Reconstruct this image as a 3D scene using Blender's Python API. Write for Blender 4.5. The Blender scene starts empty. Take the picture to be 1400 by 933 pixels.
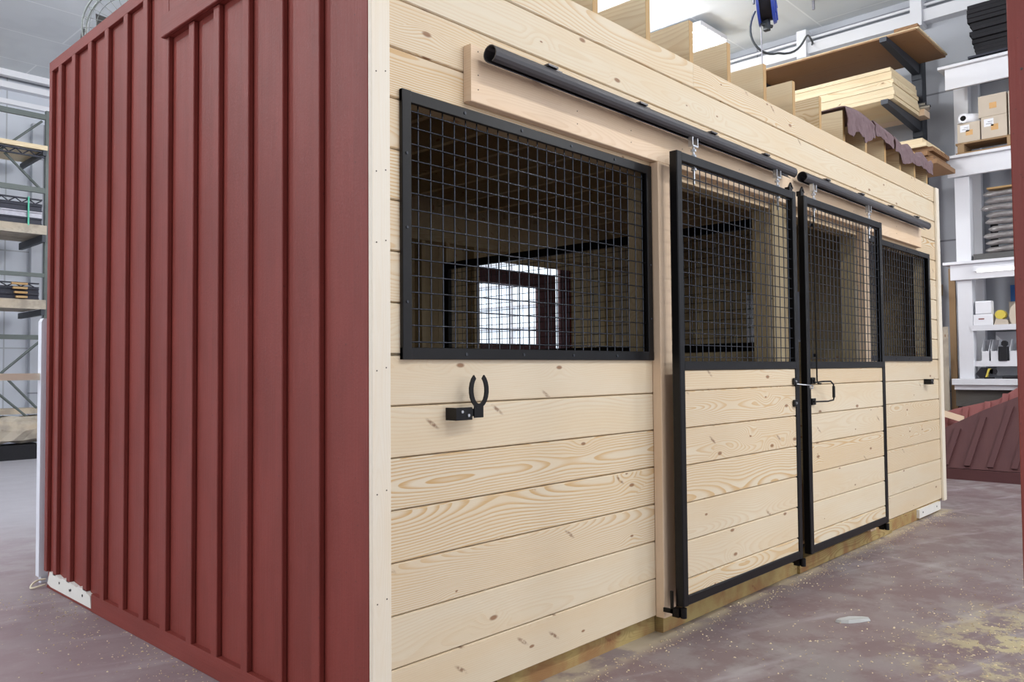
import bpy, bmesh, math, random
from mathutils import Vector, Matrix
random.seed(7)
S = bpy.context.scene
COL = S.collection
FL = -0.095          # floor height; z = 0 is the lower edge of the pine siding
B = 0.178            # board pitch

# ------------------------------------------------------------------ materials
class NT:
    def __init__(s, name):
        s.m = bpy.data.materials.new(name); s.m.use_nodes = True
        s.t = s.m.node_tree; s.n = s.t.nodes; s.l = s.t.links
        s.b = s.n['Principled BSDF']
    def node(s, typ, **kw):
        n = s.n.new(typ)
        for k, v in kw.items(): setattr(n, k, v)
        return n
    def put(s, sock, v):
        if v is None: return
        if hasattr(v, 'is_linked'): s.l.new(v, sock)
        else: sock.default_value = v
    def math(s, op, a, b=None, c=None, clamp=False):
        n = s.node('ShaderNodeMath', operation=op); n.use_clamp = clamp
        s.put(n.inputs[0], a); s.put(n.inputs[1], b); s.put(n.inputs[2], c)
        return n.outputs[0]
    def comb(s, x, y, z=0.0):
        n = s.node('ShaderNodeCombineXYZ')
        for i, v in enumerate((x, y, z)): s.put(n.inputs[i], v)
        return n.outputs[0]
    def sep(s, v):
        n = s.node('ShaderNodeSeparateXYZ'); s.l.new(v, n.inputs[0]); return n.outputs
    def noise(s, v, scale=1.0, detail=2.0, rough=0.5):
        n = s.node('ShaderNodeTexNoise'); s.put(n.inputs['Vector'], v)
        n.inputs['Scale'].default_value = scale; n.inputs['Detail'].default_value = detail
        n.inputs['Roughness'].default_value = rough
        return n.outputs['Fac']
    def ramp(s, f, lo, hi):
        n = s.node('ShaderNodeMapRange'); n.interpolation_type = 'SMOOTHSTEP'
        s.put(n.inputs[0], f); s.put(n.inputs[1], lo); s.put(n.inputs[2], hi)
        return n.outputs[0]
    def mix(s, f, a, b, mode='MIX'):
        n = s.node('ShaderNodeMix', data_type='RGBA', blend_type=mode)
        s.put(n.inputs[0], f)
        s.put(n.inputs[6], a if hasattr(a, 'is_linked') else (*a[:3], 1))
        s.put(n.inputs[7], b if hasattr(b, 'is_linked') else (*b[:3], 1))
        return n.outputs[2]
    def bump(s, h, st, dist=0.01):
        n = s.node('ShaderNodeBump'); n.inputs['Strength'].default_value = st
        n.inputs['Distance'].default_value = dist; s.l.new(h, n.inputs['Height'])
        s.l.new(n.outputs[0], s.b.inputs['Normal'])
    def obj(s):
        return s.node('ShaderNodeTexCoord').outputs['Object']
    def geo(s):
        return s.node('ShaderNodeNewGeometry').outputs['Position']

def lin(r, g, b):
    f = lambda c: (c / 255 / 12.92) if c / 255 <= 0.04045 else ((c / 255 + 0.055) / 1.055) ** 2.4
    return (f(r), f(g), f(b))

def wood(name, light, dark, contrast=1.0, knots=1.0, tint=None, rough=0.55, freq=95.0, grime=None):
    t = NT(name)
    uv = t.node('ShaderNodeUVMap', uv_map='UVMap').outputs[0]
    r = t.node('ShaderNodeAttribute', attribute_name='rnd').outputs['Fac']
    u, v, _ = t.sep(uv)
    fr = lambda k: t.math('FRACT', t.math('MULTIPLY', r, k))
    r1, r2, r3, r4 = fr(71.3), fr(137.7), fr(291.1), fr(53.9)
    off = t.math('MULTIPLY', r, 91.0)
    uo = t.math('ADD', u, off)
    # knots
    kc = t.comb(t.math('MULTIPLY', uo, 3.4), t.math('MULTIPLY', t.math('ADD', v, off), 8.0))
    vo = t.node('ShaderNodeTexVoronoi', voronoi_dimensions='2D'); t.l.new(kc, vo.inputs['Vector'])
    vo.inputs['Scale'].default_value = 1.0
    keep = t.math('GREATER_THAN', t.sep(vo.outputs['Color'])[0], 1.0 - 0.26 * knots)
    kd = vo.outputs['Distance']
    ksz = t.math('ADD', 0.03, t.math('MULTIPLY', t.sep(vo.outputs['Color'])[1], 0.08))
    kfac = t.math('MULTIPLY', t.ramp(kd, ksz, t.math('MULTIPLY', ksz, 0.45)), keep)
    khalo = t.math('MULTIPLY', t.ramp(kd, 0.5, 0.0), keep)
    v2 = t.node('ShaderNodeTexVoronoi', voronoi_dimensions='2D')
    t.l.new(t.comb(t.math('ADD', t.math('MULTIPLY', uo, 4.6), t.math('MULTIPLY', v, 6.0)), t.math('MULTIPLY', t.math('ADD', v, off), 3.1)), v2.inputs['Vector'])
    v2.inputs['Scale'].default_value = 1.0
    keep2 = t.math('GREATER_THAN', t.sep(v2.outputs['Color'])[1], 1.0 - 0.16 * knots)
    kn = t.noise(t.comb(t.math('MULTIPLY', uo, 60.0), t.math('MULTIPLY', v, 60.0)), 1.0, 3.0)
    kfac2 = t.math('MULTIPLY', t.math('MULTIPLY', t.ramp(v2.outputs['Distance'], 0.085, 0.02), keep2), t.ramp(kn, 0.3, 0.6))
    # growth rings cut by the board
    lo = t.noise(t.comb(t.math('MULTIPLY', uo, 0.9), t.math('MULTIPLY', v, 2.0), off), 1.0, 1.0)
    md = t.noise(t.comb(t.math('MULTIPLY', uo, 5.0), t.math('MULTIPLY', v, 14.0), off), 1.0, 2.0)
    v0 = t.math('MULTIPLY', t.math('SUBTRACT', r1, 0.5), 0.22)
    dv = t.math('ADD', t.math('SUBTRACT', v, v0), t.math('MULTIPLY', t.math('SUBTRACT', md, 0.5), 0.012))
    d = t.math('ADD', t.math('ADD', 0.015, t.math('MULTIPLY', r2, 0.07)),
               t.math('MULTIPLY', t.math('SUBTRACT', lo, 0.5), 0.26))
    d = t.math('ADD', d, t.math('MULTIPLY', khalo, 0.035))
    rr = t.math('SQRT', t.math('ADD', t.math('MULTIPLY', dv, dv), t.math('MULTIPLY', d, d)))
    ring = t.math('FRACT', t.math('MULTIPLY', rr, t.math('ADD', freq, t.math('MULTIPLY', r3, freq * 0.7))))
    late = t.math('MULTIPLY', t.ramp(ring, 0.35, 0.9), t.ramp(ring, 1.0, 0.93))
    con = t.math('MULTIPLY', t.math('ADD', 0.16, t.math('MULTIPLY', t.math('POWER', r4, 1.4), 0.95)), contrast)
    fine = t.noise(t.comb(t.math('MULTIPLY', uo, 7.0), t.math('MULTIPLY', v, 260.0), off), 1.0, 2.0)
    fac = t.math('MULTIPLY', t.math('MULTIPLY', late, con), t.math('ADD', 0.55, t.math('MULTIPLY', fine, 0.6)))
    c = t.mix(fac, light, dark)
    tone = t.noise(t.comb(t.math('MULTIPLY', uo, 1.1), t.math('MULTIPLY', v, 6.0), off), 1.0, 3.0)
    tint = tint or tuple(x * k for x, k in zip(light, (0.97, 0.86, 0.72)))
    c = t.mix(t.math('MULTIPLY', t.ramp(tone, 0.35, 0.75), 0.55), c, tint)
    c = t.mix(t.math('MULTIPLY', r3, 0.35), c, t.mix(1.0, c, (0.93, 0.86, 0.80), 'MULTIPLY'))
    c = t.mix(t.math('MULTIPLY', t.math('SUBTRACT', fine, 0.35), 0.25), c, dark)
    c = t.mix(t.math('MULTIPLY', kfac, 0.85), c, lin(132, 92, 62))
    c = t.mix(t.math('MULTIPLY', kfac2, 0.8), c, lin(120, 84, 62))
    if grime:
        g = t.noise(t.geo(), 6.0, 4.0)
        c = t.mix(t.math('MULTIPLY', t.ramp(g, 0.4, 0.7), 0.7), c, grime)
    t.l.new(c, t.b.inputs['Base Color'])
    t.b.inputs['Roughness'].default_value = rough
    t.b.inputs['Specular IOR Level'].default_value = 0.35
    t.bump(t.math('ADD', t.math('MULTIPLY', fine, 0.5), t.math('MULTIPLY', late, 0.4)), 0.12, 0.003)
    return t.m

def plain(name, col, rough=0.5, metal=0.0, var=0.08, scale=12.0, bump=0.0, spec=0.5, emit=0.0, vec_scale=None):
    t = NT(name)
    p = t.obj()
    if vec_scale:
        mp = t.node('ShaderNodeMapping'); t.l.new(p, mp.inputs[0]); mp.inputs['Scale'].default_value = vec_scale; p = mp.outputs[0]
    n = t.noise(p, scale, 4.0)
    c = t.mix(n, tuple(x * (1 - var) for x in col), tuple(min(1, x * (1 + var)) for x in col))
    t.l.new(c, t.b.inputs['Base Color'])
    t.b.inputs['Roughness'].default_value = rough; t.b.inputs['Metallic'].default_value = metal
    t.b.inputs['Specular IOR Level'].default_value = spec
    if bump: t.bump(n, bump, 0.01)
    if emit:
        t.b.inputs['Emission Color'].default_value = (*col, 1); t.b.inputs['Emission Strength'].default_value = emit
    return t.m

def red_paint(name, col, col2, rough=0.42):
    t = NT(name)
    uv = t.node('ShaderNodeUVMap', uv_map='UVMap').outputs[0]
    r = t.node('ShaderNodeAttribute', attribute_name='rnd').outputs['Fac']
    u, v, _ = t.sep(uv)
    off = t.math('MULTIPLY', r, 91.0)
    f = t.noise(t.comb(t.math('MULTIPLY', t.math('ADD', u, off), 2.5), t.math('MULTIPLY', v, 140.0), off), 1.0, 3.0)
    g = t.noise(t.comb(t.math('ADD', u, off), t.math('MULTIPLY', v, 3.0), off), 2.5, 3.0)
    sp = t.noise(t.geo(), 90.0, 2.0)
    c = t.mix(t.ramp(g, 0.3, 0.7), col, col2)
    c = t.mix(t.math('MULTIPLY', f, 0.25), c, tuple(x * 0.8 for x in col))
    c = t.mix(t.math('MULTIPLY', t.ramp(sp, 0.68, 0.74), 0.5), c, lin(70, 32, 30))
    t.l.new(c, t.b.inputs['Base Color'])
    t.put(t.b.inputs['Roughness'], t.math('ADD', rough, t.math('MULTIPLY', f, 0.15)))
    t.b.inputs['Specular IOR Level'].default_value = 0.46
    t.bump(t.math('ADD', f, t.math('MULTIPLY', sp, 0.5)), 0.35, 0.003)
    return t.m

M = {}
M['pine'] = wood('pine_siding', lin(219, 208, 186), lin(198, 162, 110), 1.1, 1.0, freq=78.0)
M['pine_pale'] = wood('pine_trim', lin(232, 228, 216), lin(216, 196, 160), 0.35, 0.06)
M['pine_board'] = wood('pine_header_board', lin(230, 208, 182), lin(204, 172, 134), 0.4, 0.4)
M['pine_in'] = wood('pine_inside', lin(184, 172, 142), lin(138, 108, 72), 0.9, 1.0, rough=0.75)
M['ply'] = wood('plywood_face', lin(226, 212, 180), lin(190, 160, 114), 0.8, 0.5, freq=55.0)
M['ply_edge'] = wood('cut_edge', lin(184, 154, 108), lin(146, 112, 70), 0.6, 0.3)
M['ply_brown'] = wood('plywood_underside', lin(148, 114, 80), lin(92, 62, 40), 1.2, 1.0, freq=40.0)
M['skid'] = wood('treated_skid', lin(176, 158, 108), lin(120, 100, 62), 0.8, 0.9, rough=0.8, grime=lin(138, 90, 60))
M['dark_timber'] = wood('weathered_dark_timber', lin(96, 94, 92), lin(60, 58, 56), 0.7, 0.5, rough=0.85)
M['old_wood'] = wood('old_timber', lin(190, 182, 168), lin(130, 120, 104), 0.7, 0.5, rough=0.85, grime=lin(140, 132, 122))
M['red'] = red_paint('red_barn_paint', lin(129, 53, 45), lin(118, 46, 38), 0.46)
M['red_dull'] = red_paint('dark_red_panel_paint', lin(84, 50, 52), lin(92, 56, 56), 0.6)
M['red_pink'] = red_paint('toplit_red_panel_paint', lin(146, 86, 84), lin(136, 78, 76), 0.6)  # rear gable: light on the upward tilt put into a pinker colour
M['red_purple'] = red_paint('purple_red_paint', lin(96, 62, 66), lin(84, 52, 56), 0.5)
M['black'] = plain('black_powder_coat', lin(12, 12, 15), 0.34, 0.0, 0.2, 30, 0.03, spec=0.32)
M['wire'] = plain('black_wire', lin(66, 70, 78), 0.2, 0.85, 0.1, 30)
M['track'] = plain('dark_steel_track', lin(80, 79, 82), 0.28, 0.4, 0.06, 8, vec_scale=(1, 8, 8))
M['darkin'] = plain('dark_hollow', lin(12, 12, 12), 0.8)
M['zinc'] = plain('zinc_plated_steel', lin(205, 208, 212), 0.28, 0.9, 0.1, 40)
M['white'] = plain('white_paint', lin(222, 224, 230), 0.45, 0, 0.03, 4)
M['white_v'] = plain('white_vinyl', lin(226, 230, 240), 0.35, 0, 0.02, 4)
M['putty'] = plain('bare_white_primer', lin(222, 220, 214), 0.7, 0, 0.05, 20)
M['matt_black'] = plain('black_rubber', lin(24, 24, 30), 0.8, 0, 0.3, 30, 0.1)
M['steel_dark'] = plain('dark_rack_steel', lin(58, 62, 70), 0.5, 0.3, 0.2, 15)
M['steel_green'] = plain('grey_green_rack_steel', lin(92, 100, 98), 0.5, 0.2, 0.15, 10)
M['blk_metal'] = plain('black_steel_section', lin(40, 42, 54), 0.45, 0.4, 0.4, 20)
M['grey_metal'] = plain('grey_steel_section', lin(150, 150, 160), 0.4, 0.5, 0.3, 20)
M['card'] = plain('cardboard', lin(200, 188, 172), 0.8, 0, 0.05, 10)
M['tape'] = plain('brown_tape', lin(206, 160, 100), 0.5, 0, 0.05, 10)
M['label'] = plain('white_sticker', lin(232, 234, 240), 0.5, 0, 0.02, 10)
M['pallet'] = wood('pallet_wood', lin(168, 142, 110), lin(112, 88, 62), 0.8, 0.6, rough=0.8)
M['film'] = plain('clear_grey_film', lin(128, 124, 124), 0.18, 0.0, 0.45, 22, 0.5, spec=1.0)
M['felt'] = plain('mauve_felt', lin(116, 97, 101), 0.95, 0, 0.3, 25, 0.4)
M['blue'] = plain('blue_plastic', lin(52, 78, 178), 0.35, 0, 0.08, 10)
M['blue_box'] = plain('blue_card', lin(40, 92, 150), 0.5, 0, 0.05, 10)
M['yellow'] = plain('yellow_plastic', lin(214, 196, 84), 0.5, 0, 0.05, 10)
M['stone'] = plain('white_scrap', lin(176, 177, 176), 0.7, 0, 0.06, 30, 0.3)
M['grille'] = plain('grey_fan_wire', lin(146, 152, 150), 0.4, 0.5, 0.1, 20)
M['motor'] = plain('grey_motor_paint', lin(88, 88, 88), 0.6, 0.2, 0.1, 20)
M['green'] = plain('green_strap', lin(90, 190, 160), 0.6)
M['cord'] = plain('black_cord', lin(52, 58, 62), 0.5)
M['cream'] = plain('cream_strap', lin(222, 212, 188), 0.6)
M['tube'] = plain('lit_tube', (1.0, 0.98, 0.95), 0.4, emit=2.2)
M['tube_bright'] = plain('bright_tube', (1.0, 1.0, 1.0), 0.4, emit=9.0)
M['nail'] = plain('nail_head', lin(70, 60, 55), 0.5, 0.3)

def daylight(name):
    t = NT(name)
    t.b.inputs['Base Color'].default_value = (0.8, 0.85, 0.9, 1)
    x, y, z = t.sep(t.geo())
    c = t.mix(t.ramp(z, 2.3, 3.0), (0.92, 0.96, 1.0), (0.55, 0.62, 0.70))
    t.l.new(c, t.b.inputs['Emission Color']); t.b.inputs['Emission Strength'].default_value = 1.3
    return t.m
M['pane'] = plain('daylit_glazing', (0.80, 0.89, 1.0), 0.2, emit=0.70)

def floor_mat():
    t = NT('painted_concrete_floor')
    p = t.geo()
    mp = t.node('ShaderNodeMapping'); t.l.new(p, mp.inputs[0]); mp.inputs['Rotation'].default_value = (0, 0, 0.30)
    q = mp.outputs[0]
    n1 = t.noise(q, 0.9, 5.0, 0.6); n2 = t.noise(p, 3.3, 5.0, 0.65); n3 = t.noise(p, 38.0, 3.0)
    sx, sy, sz = t.sep(q)
    st = t.noise(t.comb(t.math('MULTIPLY', sx, 0.9), t.math('MULTIPLY', sy, 5.0)), 1.0, 4.0, 0.6)
    br = t.node('ShaderNodeTexBrick'); t.l.new(t.comb(t.math('ADD', sx, t.math('MULTIPLY', n2, 0.16)), t.math('ADD', sy, t.math('MULTIPLY', n2, 0.2))), br.inputs['Vector'])
    br.inputs['Scale'].default_value = 1.0; br.inputs['Brick Width'].default_value = 1.35; br.inputs['Row Height'].default_value = 0.62
    br.inputs['Mortar Size'].default_value = 0.035; br.inputs['Mortar Smooth'].default_value = 0.6
    br.inputs['Color1'].default_value = (0.2, 0.2, 0.2, 1); br.inputs['Color2'].default_value = (0.8, 0.8, 0.8, 1); br.inputs['Mortar'].default_value = (0.5, 0.5, 0.5, 1)
    tile = t.sep(br.outputs['Color'])[0]
    c = t.mix(t.ramp(n1, 0.35, 0.65), lin(133, 117, 118), lin(146, 138, 138))
    c = t.mix(t.math('MULTIPLY', t.ramp(t.math('ADD', n2, t.math('MULTIPLY', tile, 0.1)), 0.46, 0.62), 0.6), c, lin(116, 92, 95))
    c = t.mix(t.math('MULTIPLY', tile, 0.25), c, lin(112, 102, 104))
    c = t.mix(t.math('MULTIPLY', br.outputs['Fac'], t.math('MULTIPLY', t.ramp(n1, 0.45, 0.65), 0.28)), c, lin(178, 170, 172))
    c = t.mix(t.math('MULTIPLY', t.ramp(st, 0.55, 0.75), 0.55), c, lin(176, 170, 174))
    # paler, greyer concrete deep in the hall
    X, Y, Z = t.sep(p)
    c = t.mix(t.math('MULTIPLY', t.ramp(t.math('ADD', Y, t.math('MULTIPLY', n1, 2.0)), 4.0, 7.5), 0.8), c, lin(176, 176, 184))
    c = t.mix(t.math('MULTIPLY', t.ramp(X, 0.6, -0.6), 0.38), c, lin(176, 158, 164))  # left side lightened in colour, standing in for extra light
    # sawdust spilled across the right of the aisle
    dx = t.math('SUBTRACT', X, 2.65); dy = t.math('ADD', Y, 1.35)
    rad = t.math('SQRT', t.math('ADD', t.math('MULTIPLY', dx, t.math('MULTIPLY', dx, 0.8)), t.math('MULTIPLY', dy, t.math('MULTIPLY', dy, 2.6))))
    sd = t.math('MULTIPLY', t.ramp(rad, 1.0, 0.15), t.ramp(t.noise(p, 4.6, 9.0, 0.8), 0.49, 0.55))
    c = t.mix(t.math('MULTIPLY', sd, 0.8), c, lin(190, 179, 140))
    c = t.mix(t.math('MULTIPLY', t.ramp(n3, 0.62, 0.8), 0.35), c, lin(190, 182, 172))
    # dust line along the foot of the stall front
    dl = t.math('MULTIPLY', t.ramp(Y, -0.13, -0.03), t.ramp(n2, 0.42, 0.56))
    dl = t.math('MULTIPLY', t.math('MULTIPLY', dl, t.math('LESS_THAN', X, 6.3)), t.math('LESS_THAN', Y, 0.3))
    dl = t.math('MULTIPLY', dl, t.math('GREATER_THAN', X, 0.2))
    c = t.mix(t.math('MULTIPLY', dl, 0.7), c, lin(196, 184, 158))
    t.l.new(c, t.b.inputs['Base Color'])
    t.put(t.b.inputs['Roughness'], t.math('ADD', 0.42, t.math('MULTIPLY', n2, 0.3)))
    t.bump(t.math('ADD', n3, sd), 0.15, 0.004)
    return t.m
M['floor'] = floor_mat()

def block_mat(name, a, b, w, h, seam, soff=0.0):
    t = NT(name)
    x, y, z = t.sep(t.geo())
    br = t.node('ShaderNodeTexBrick')
    t.l.new(t.comb(t.math('ADD', x, y), t.math('ADD', z, soff)), br.inputs['Vector'])
    br.inputs['Scale'].default_value = 1.0; br.inputs['Brick Width'].default_value = w; br.inputs['Row Height'].default_value = h
    br.inputs['Mortar Size'].default_value = 0.012; br.offset = 0.0
    br.inputs['Color1'].default_value = (*a, 1); br.inputs['Color2'].default_value = (*b, 1); br.inputs['Mortar'].default_value = (*seam, 1)
    n = t.noise(t.geo(), 1.4, 4.0)
    c = t.mix(t.math('MULTIPLY', n, 0.4), br.outputs['Color'], tuple(k * 0.85 for k in a))
    t.l.new(c, t.b.inputs['Base Color']); t.b.inputs['Roughness'].default_value = 0.7
    return t.m
M['wall'] = block_mat('grey_panel_wall', lin(184, 188, 196), lin(172, 177, 186), 2.2, 1.95, lin(110, 112, 120), 1.09)
M['wall_back'] = block_mat('pale_panel_wall', lin(196, 202, 212), lin(206, 212, 222), 3.0, 1.6, lin(160, 165, 172))
def ceil_mat():
    t = NT('white_ceiling_panels')
    x, y, z = t.sep(t.geo())
    br = t.node('ShaderNodeTexBrick'); t.l.new(t.comb(x, y), br.inputs['Vector'])
    br.inputs['Scale'].default_value = 1.0; br.inputs['Brick Width'].default_value = 4.8; br.inputs['Row Height'].default_value = 1.2
    br.inputs['Mortar Size'].default_value = 0.012
    br.inputs['Color1'].default_value = (*lin(206, 212, 216), 1); br.inputs['Color2'].default_value = (*lin(214, 219, 222), 1); br.inputs['Mortar'].default_value = (*lin(236, 240, 242), 1)
    n = t.noise(t.geo(), 0.8, 4.0); n2 = t.noise(t.geo(), 0.6, 3.0)
    c = t.mix(t.math('MULTIPLY', n, 0.5), br.outputs['Color'], lin(188, 194, 200))
    cr = t.math('ABSOLUTE', t.math('SUBTRACT', n2, 0.5))
    c = t.mix(t.math('MULTIPLY', t.ramp(cr, 0.05, 0.0), 0.12), c, lin(160, 164, 170))
    t.l.new(c, t.b.inputs['Base Color']); t.b.inputs['Roughness'].default_value = 0.6
    return t.m
M['ceiling'] = ceil_mat()

# ------------------------------------------------------------------ mesh builder
class MB:
    def __init__(s): s.v = []; s.f = []; s.uv = []; s.r = []; s.mi = []; s.sm = []
    def poly(s, pts, faces, grain=0, rnd=None, mat=None, mi=0, smooth=False, centre=None):
        """pts local; UV along the grain axis; mat is an optional matrix applied afterwards"""
        if rnd is None: rnd = random.random()
        pts = [Vector(p) for p in pts]
        c = centre if centre is not None else sum(pts, Vector()) / len(pts)
        base = len(s.v)
        for f in faces:
            a, b_, d = pts[f[0]], pts[f[1]], pts[f[2]]
            n = (b_ - a).cross(d - b_)
            if n.length == 0: n = Vector((0, 0, 1))
            n.normalize()
            ax = [i for i in range(3) if i != grain]
            if abs(n[grain]) > 0.7: uu = [(pts[i][ax[0]] - c[ax[0]], pts[i][ax[1]] - c[ax[1]]) for i in f]
            else:
                k = ax[0] if abs(n[ax[0]]) < abs(n[ax[1]]) else ax[1]
                uu = [(pts[i][grain], pts[i][k] - c[k]) for i in f]
            s.uv.append(uu); s.f.append([base + i for i in f]); s.r.append(rnd); s.mi.append(mi); s.sm.append(smooth)
        s.v += [(mat @ p if mat else p) for p in pts]
    def box(s, x0, x1, y0, y1, z0, z1, grain=None, rnd=None, mat=None, mi=0, ch=0.0, centre=None):
        dims = (abs(x1 - x0), abs(y1 - y0), abs(z1 - z0))
        if grain is None: grain = dims.index(max(dims))
        x0, x1 = min(x0, x1), max(x0, x1); y0, y1 = min(y0, y1), max(y0, y1); z0, z1 = min(z0, z1), max(z0, z1)
        if ch <= 0:
            P = [(x, y, z) for x in (x0, x1) for y in (y0, y1) for z in (z0, z1)]
            F = [(0, 1, 3, 2), (4, 6, 7, 5), (0, 4, 5, 1), (2, 3, 7, 6), (0, 2, 6, 4), (1, 5, 7, 3)]
            s.poly(P, F, grain, rnd, mat, mi, centre=centre); return
        # chamfered along the long edges
        lo, hi = [x0, y0, z0], [x1, y1, z1]
        a, b_ = [i for i in range(3) if i != grain]
        prof = [(lo[a] + ch, lo[b_]), (hi[a] - ch, lo[b_]), (hi[a], lo[b_] + ch), (hi[a], hi[b_] - ch),
                (hi[a] - ch, hi[b_]), (lo[a] + ch, hi[b_]), (lo[a], hi[b_] - ch), (lo[a], lo[b_] + ch)]
        P = []
        for g in (lo[grain], hi[grain]):
            for p in prof:
                q = [0, 0, 0]; q[grain] = g; q[a] = p[0]; q[b_] = p[1]; P.append(tuple(q))
        F = [tuple(range(7, -1, -1)), tuple(range(8, 16))] + [(i, (i + 1) % 8, 8 + (i + 1) % 8, 8 + i) for i in range(8)]
        if grain == 1: F = [tuple(reversed(f)) for f in F]
        s.poly(P, F, grain, rnd, mat, mi, centre=centre)
    def prism(s, prof, axis, a0, a1, grain=None, rnd=None, mat=None, mi=0, smooth=False, caps=True, centre=None):
        """prof = list of 2D points in the two other axes (in axis order)"""
        o = [i for i in range(3) if i != axis]; n = len(prof); P = []
        for g in (a0, a1):
            for p in prof:
                q = [0, 0, 0]; q[axis] = g; q[o[0]] = p[0]; q[o[1]] = p[1]; P.append(tuple(q))
        F = [(i, (i + 1) % n, n + (i + 1) % n, n + i) for i in range(n)]
        s.poly(P, F, axis if grain is None else grain, rnd, mat, mi, smooth, centre=centre)
        if caps:
            s.poly(P, [tuple(range(n - 1, -1, -1)), tuple(range(n, 2 * n))], axis if grain is None else grain, rnd, mat, mi, False, centre=centre)
    def tube(s, path, r, n=8, mi=0, caps=True, closed=False):
        path = [Vector(p) for p in path]; L = len(path); base = []
        up = Vector((0, 0, 1)); prev = None
        for i, p in enumerate(path):
            if closed: d = path[(i + 1) % L] - path[i - 1]
            else: d = path[min(i + 1, L - 1)] - path[max(i - 1, 0)]
            d.normalize()
            if prev is None:
                a = d.cross(up) if abs(d.z) < 0.95 else d.cross(Vector((1, 0, 0)))
            else: a = prev - d * prev.dot(d)
            a.normalize(); prev = a; b_ = d.cross(a)
            rr = r[i] if isinstance(r, (list, tuple)) else r
            base.append([p + (a * math.cos(t) + b_ * math.sin(t)) * rr for t in [2 * math.pi * k / n for k in range(n)]])
        P = [q for ring in base for q in ring]; F = []
        for i in range(L if closed else L - 1):
            j = (i + 1) % L
            for k in range(n): F.append((i * n + k, i * n + (k + 1) % n, j * n + (k + 1) % n, j * n + k))
        s.poly(P, F, 0, 0.5, None, mi, True)
        if caps and not closed:
            s.poly(P, [tuple(range(n - 1, -1, -1)), tuple(range((L - 1) * n, L * n))], 0, 0.5, None, mi, False)
    def build(s, name, mats, parent=None, loc=None):
        me = bpy.data.meshes.new(name)
        org = Vector(loc) if loc is not None else Vector((0, 0, 0))
        me.from_pydata([tuple(Vector(v) - org) for v in s.v], [], s.f)
        if not isinstance(mats, (list, tuple)): mats = [mats]
        for m in mats: me.materials.append(m)
        uvl = me.uv_layers.new(name='UVMap')
        flat = [c for fu in s.uv for u in fu for c in u]
        uvl.data.foreach_set('uv', flat)
        at = me.attributes.new('rnd', 'FLOAT', 'FACE'); at.data.foreach_set('value', s.r)
        me.polygons.foreach_set('material_index', s.mi); me.polygons.foreach_set('use_smooth', s.sm)
        bm = bmesh.new(); bm.from_mesh(me); bmesh.ops.recalc_face_normals(bm, faces=bm.faces); bm.to_mesh(me); bm.free()
        me.update()
        o = bpy.data.objects.new(name, me); COL.objects.link(o)
        if parent is not None:
            o.parent = parent
            pl = Vector((0, 0, 0)); q = parent
            while q is not None: pl += q.location; q = q.parent
            o.location = org - pl
        else: o.location = org
        return o

def tag(o, label, cat, group=None):
    o['label'] = label; o['category'] = cat
    if group: o['group'] = group
    return o
def empty(name, loc, label, cat, group=None):
    o = bpy.data.objects.new(name, None); COL.objects.link(o); o.location = loc; o.empty_display_size = 0.1
    return tag(o, label, cat, group)
def struct(o): o['kind'] = 'structure'; return o
def copy_thing(o, loc, label=None):
    c = o.copy(); COL.objects.link(c); c.location = loc
    if label: c['label'] = label
    for ch in list(o.children):
        d = ch.copy(); COL.objects.link(d); d.parent = c
    return c
def circ(cx, cy, r, n=16, a0=0.0, a1=2 * math.pi): return [(cx + r * math.cos(a0 + (a1 - a0) * i / n), cy + r * math.sin(a0 + (a1 - a0) * i / n)) for i in range(n)]

# ------------------------------------------------------------------ the hall
RX, BY, CZ = 9.8, 12.8, 6.1
b = MB(); b.box(-10, RX + .2, -9, BY + .2, FL - .1, FL); struct(b.build('floor', M['floor']))
b = MB(); b.box(-10, RX + .2, -9, BY + .2, CZ, CZ + .1); struct(b.build('ceiling', M['ceiling']))
b = MB(); b.box(-10, RX + .2, BY, BY + .15, FL, CZ); struct(b.build('wall_back', M['wall_back']))
b = MB(); b.box(-10, RX, -9.15, -9, FL, CZ); struct(b.build('wall_front', M['wall_back']))
b = MB()
WY0, WY1, WZ0, WZ1 = 6.6, 10.6, 1.55, 3.7
b.box(RX, RX + .15, -9, WY0, FL, CZ); b.box(RX, RX + .15, WY1, BY, FL, CZ)
b.box(RX, RX + .15, WY0, WY1, FL, WZ0); b.box(RX, RX + .15, WY0, WY1, WZ1, CZ)
struct(b.build('wall_right', M['wall']))
# daylit window
b = MB(); b.box(RX + .06, RX + .09, WY0, WY1, WZ0, WZ1); win = struct(b.build('window_1', M['pane']))
b = MB()
for k in range(5):
    y = WY0 + (WY1 - WY0) * k / 4; b.box(RX - .02, RX + .06, y - .03, y + .03, WZ0, WZ1)
for k in range(6):
    z = WZ0 + (WZ1 - WZ0) * k / 5; b.box(RX - .015, RX + .055, WY0, WY1, z - .018, z + .018)
b.build('window_frame', M['white'], win)
# ceiling mouldings and the white beam boxing along the right wall
b = MB()
b.box(-10, RX, BY - .16, BY, CZ - .26, CZ - .16); b.box(-10, RX, BY - .08, BY, CZ - .5, CZ - .42)
b.box(-10, RX, BY - .28, BY - .16, CZ - .1, CZ)
struct(b.build('trim_1', M['white']))
b = MB()
b.box(RX - .16, RX, -9, BY - .3, 5.70, 5.86); b.tube([(RX - .12, -8, 5.93), (RX - .12, BY - .3, 5.93)], .02)
struct(b.build('trim_2', M['white']))
b = MB()
for y in (4.2, 2.62, 1.08, -.6, -2.2): b.box(RX - .22, RX - .0, y - .07, y + .07, 5.64, 6.04)
struct(b.build('trim_3', M['white']))
b = MB(); b.tube([(RX - .05, y, 5.975) for y in (-8, BY - .3)], .018)
b.tube([(8.9, 2.15, 5.98), (8.9, 2.15, 6.1)], .02)
struct(b.build('trim_4', M['grey_metal']))

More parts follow.
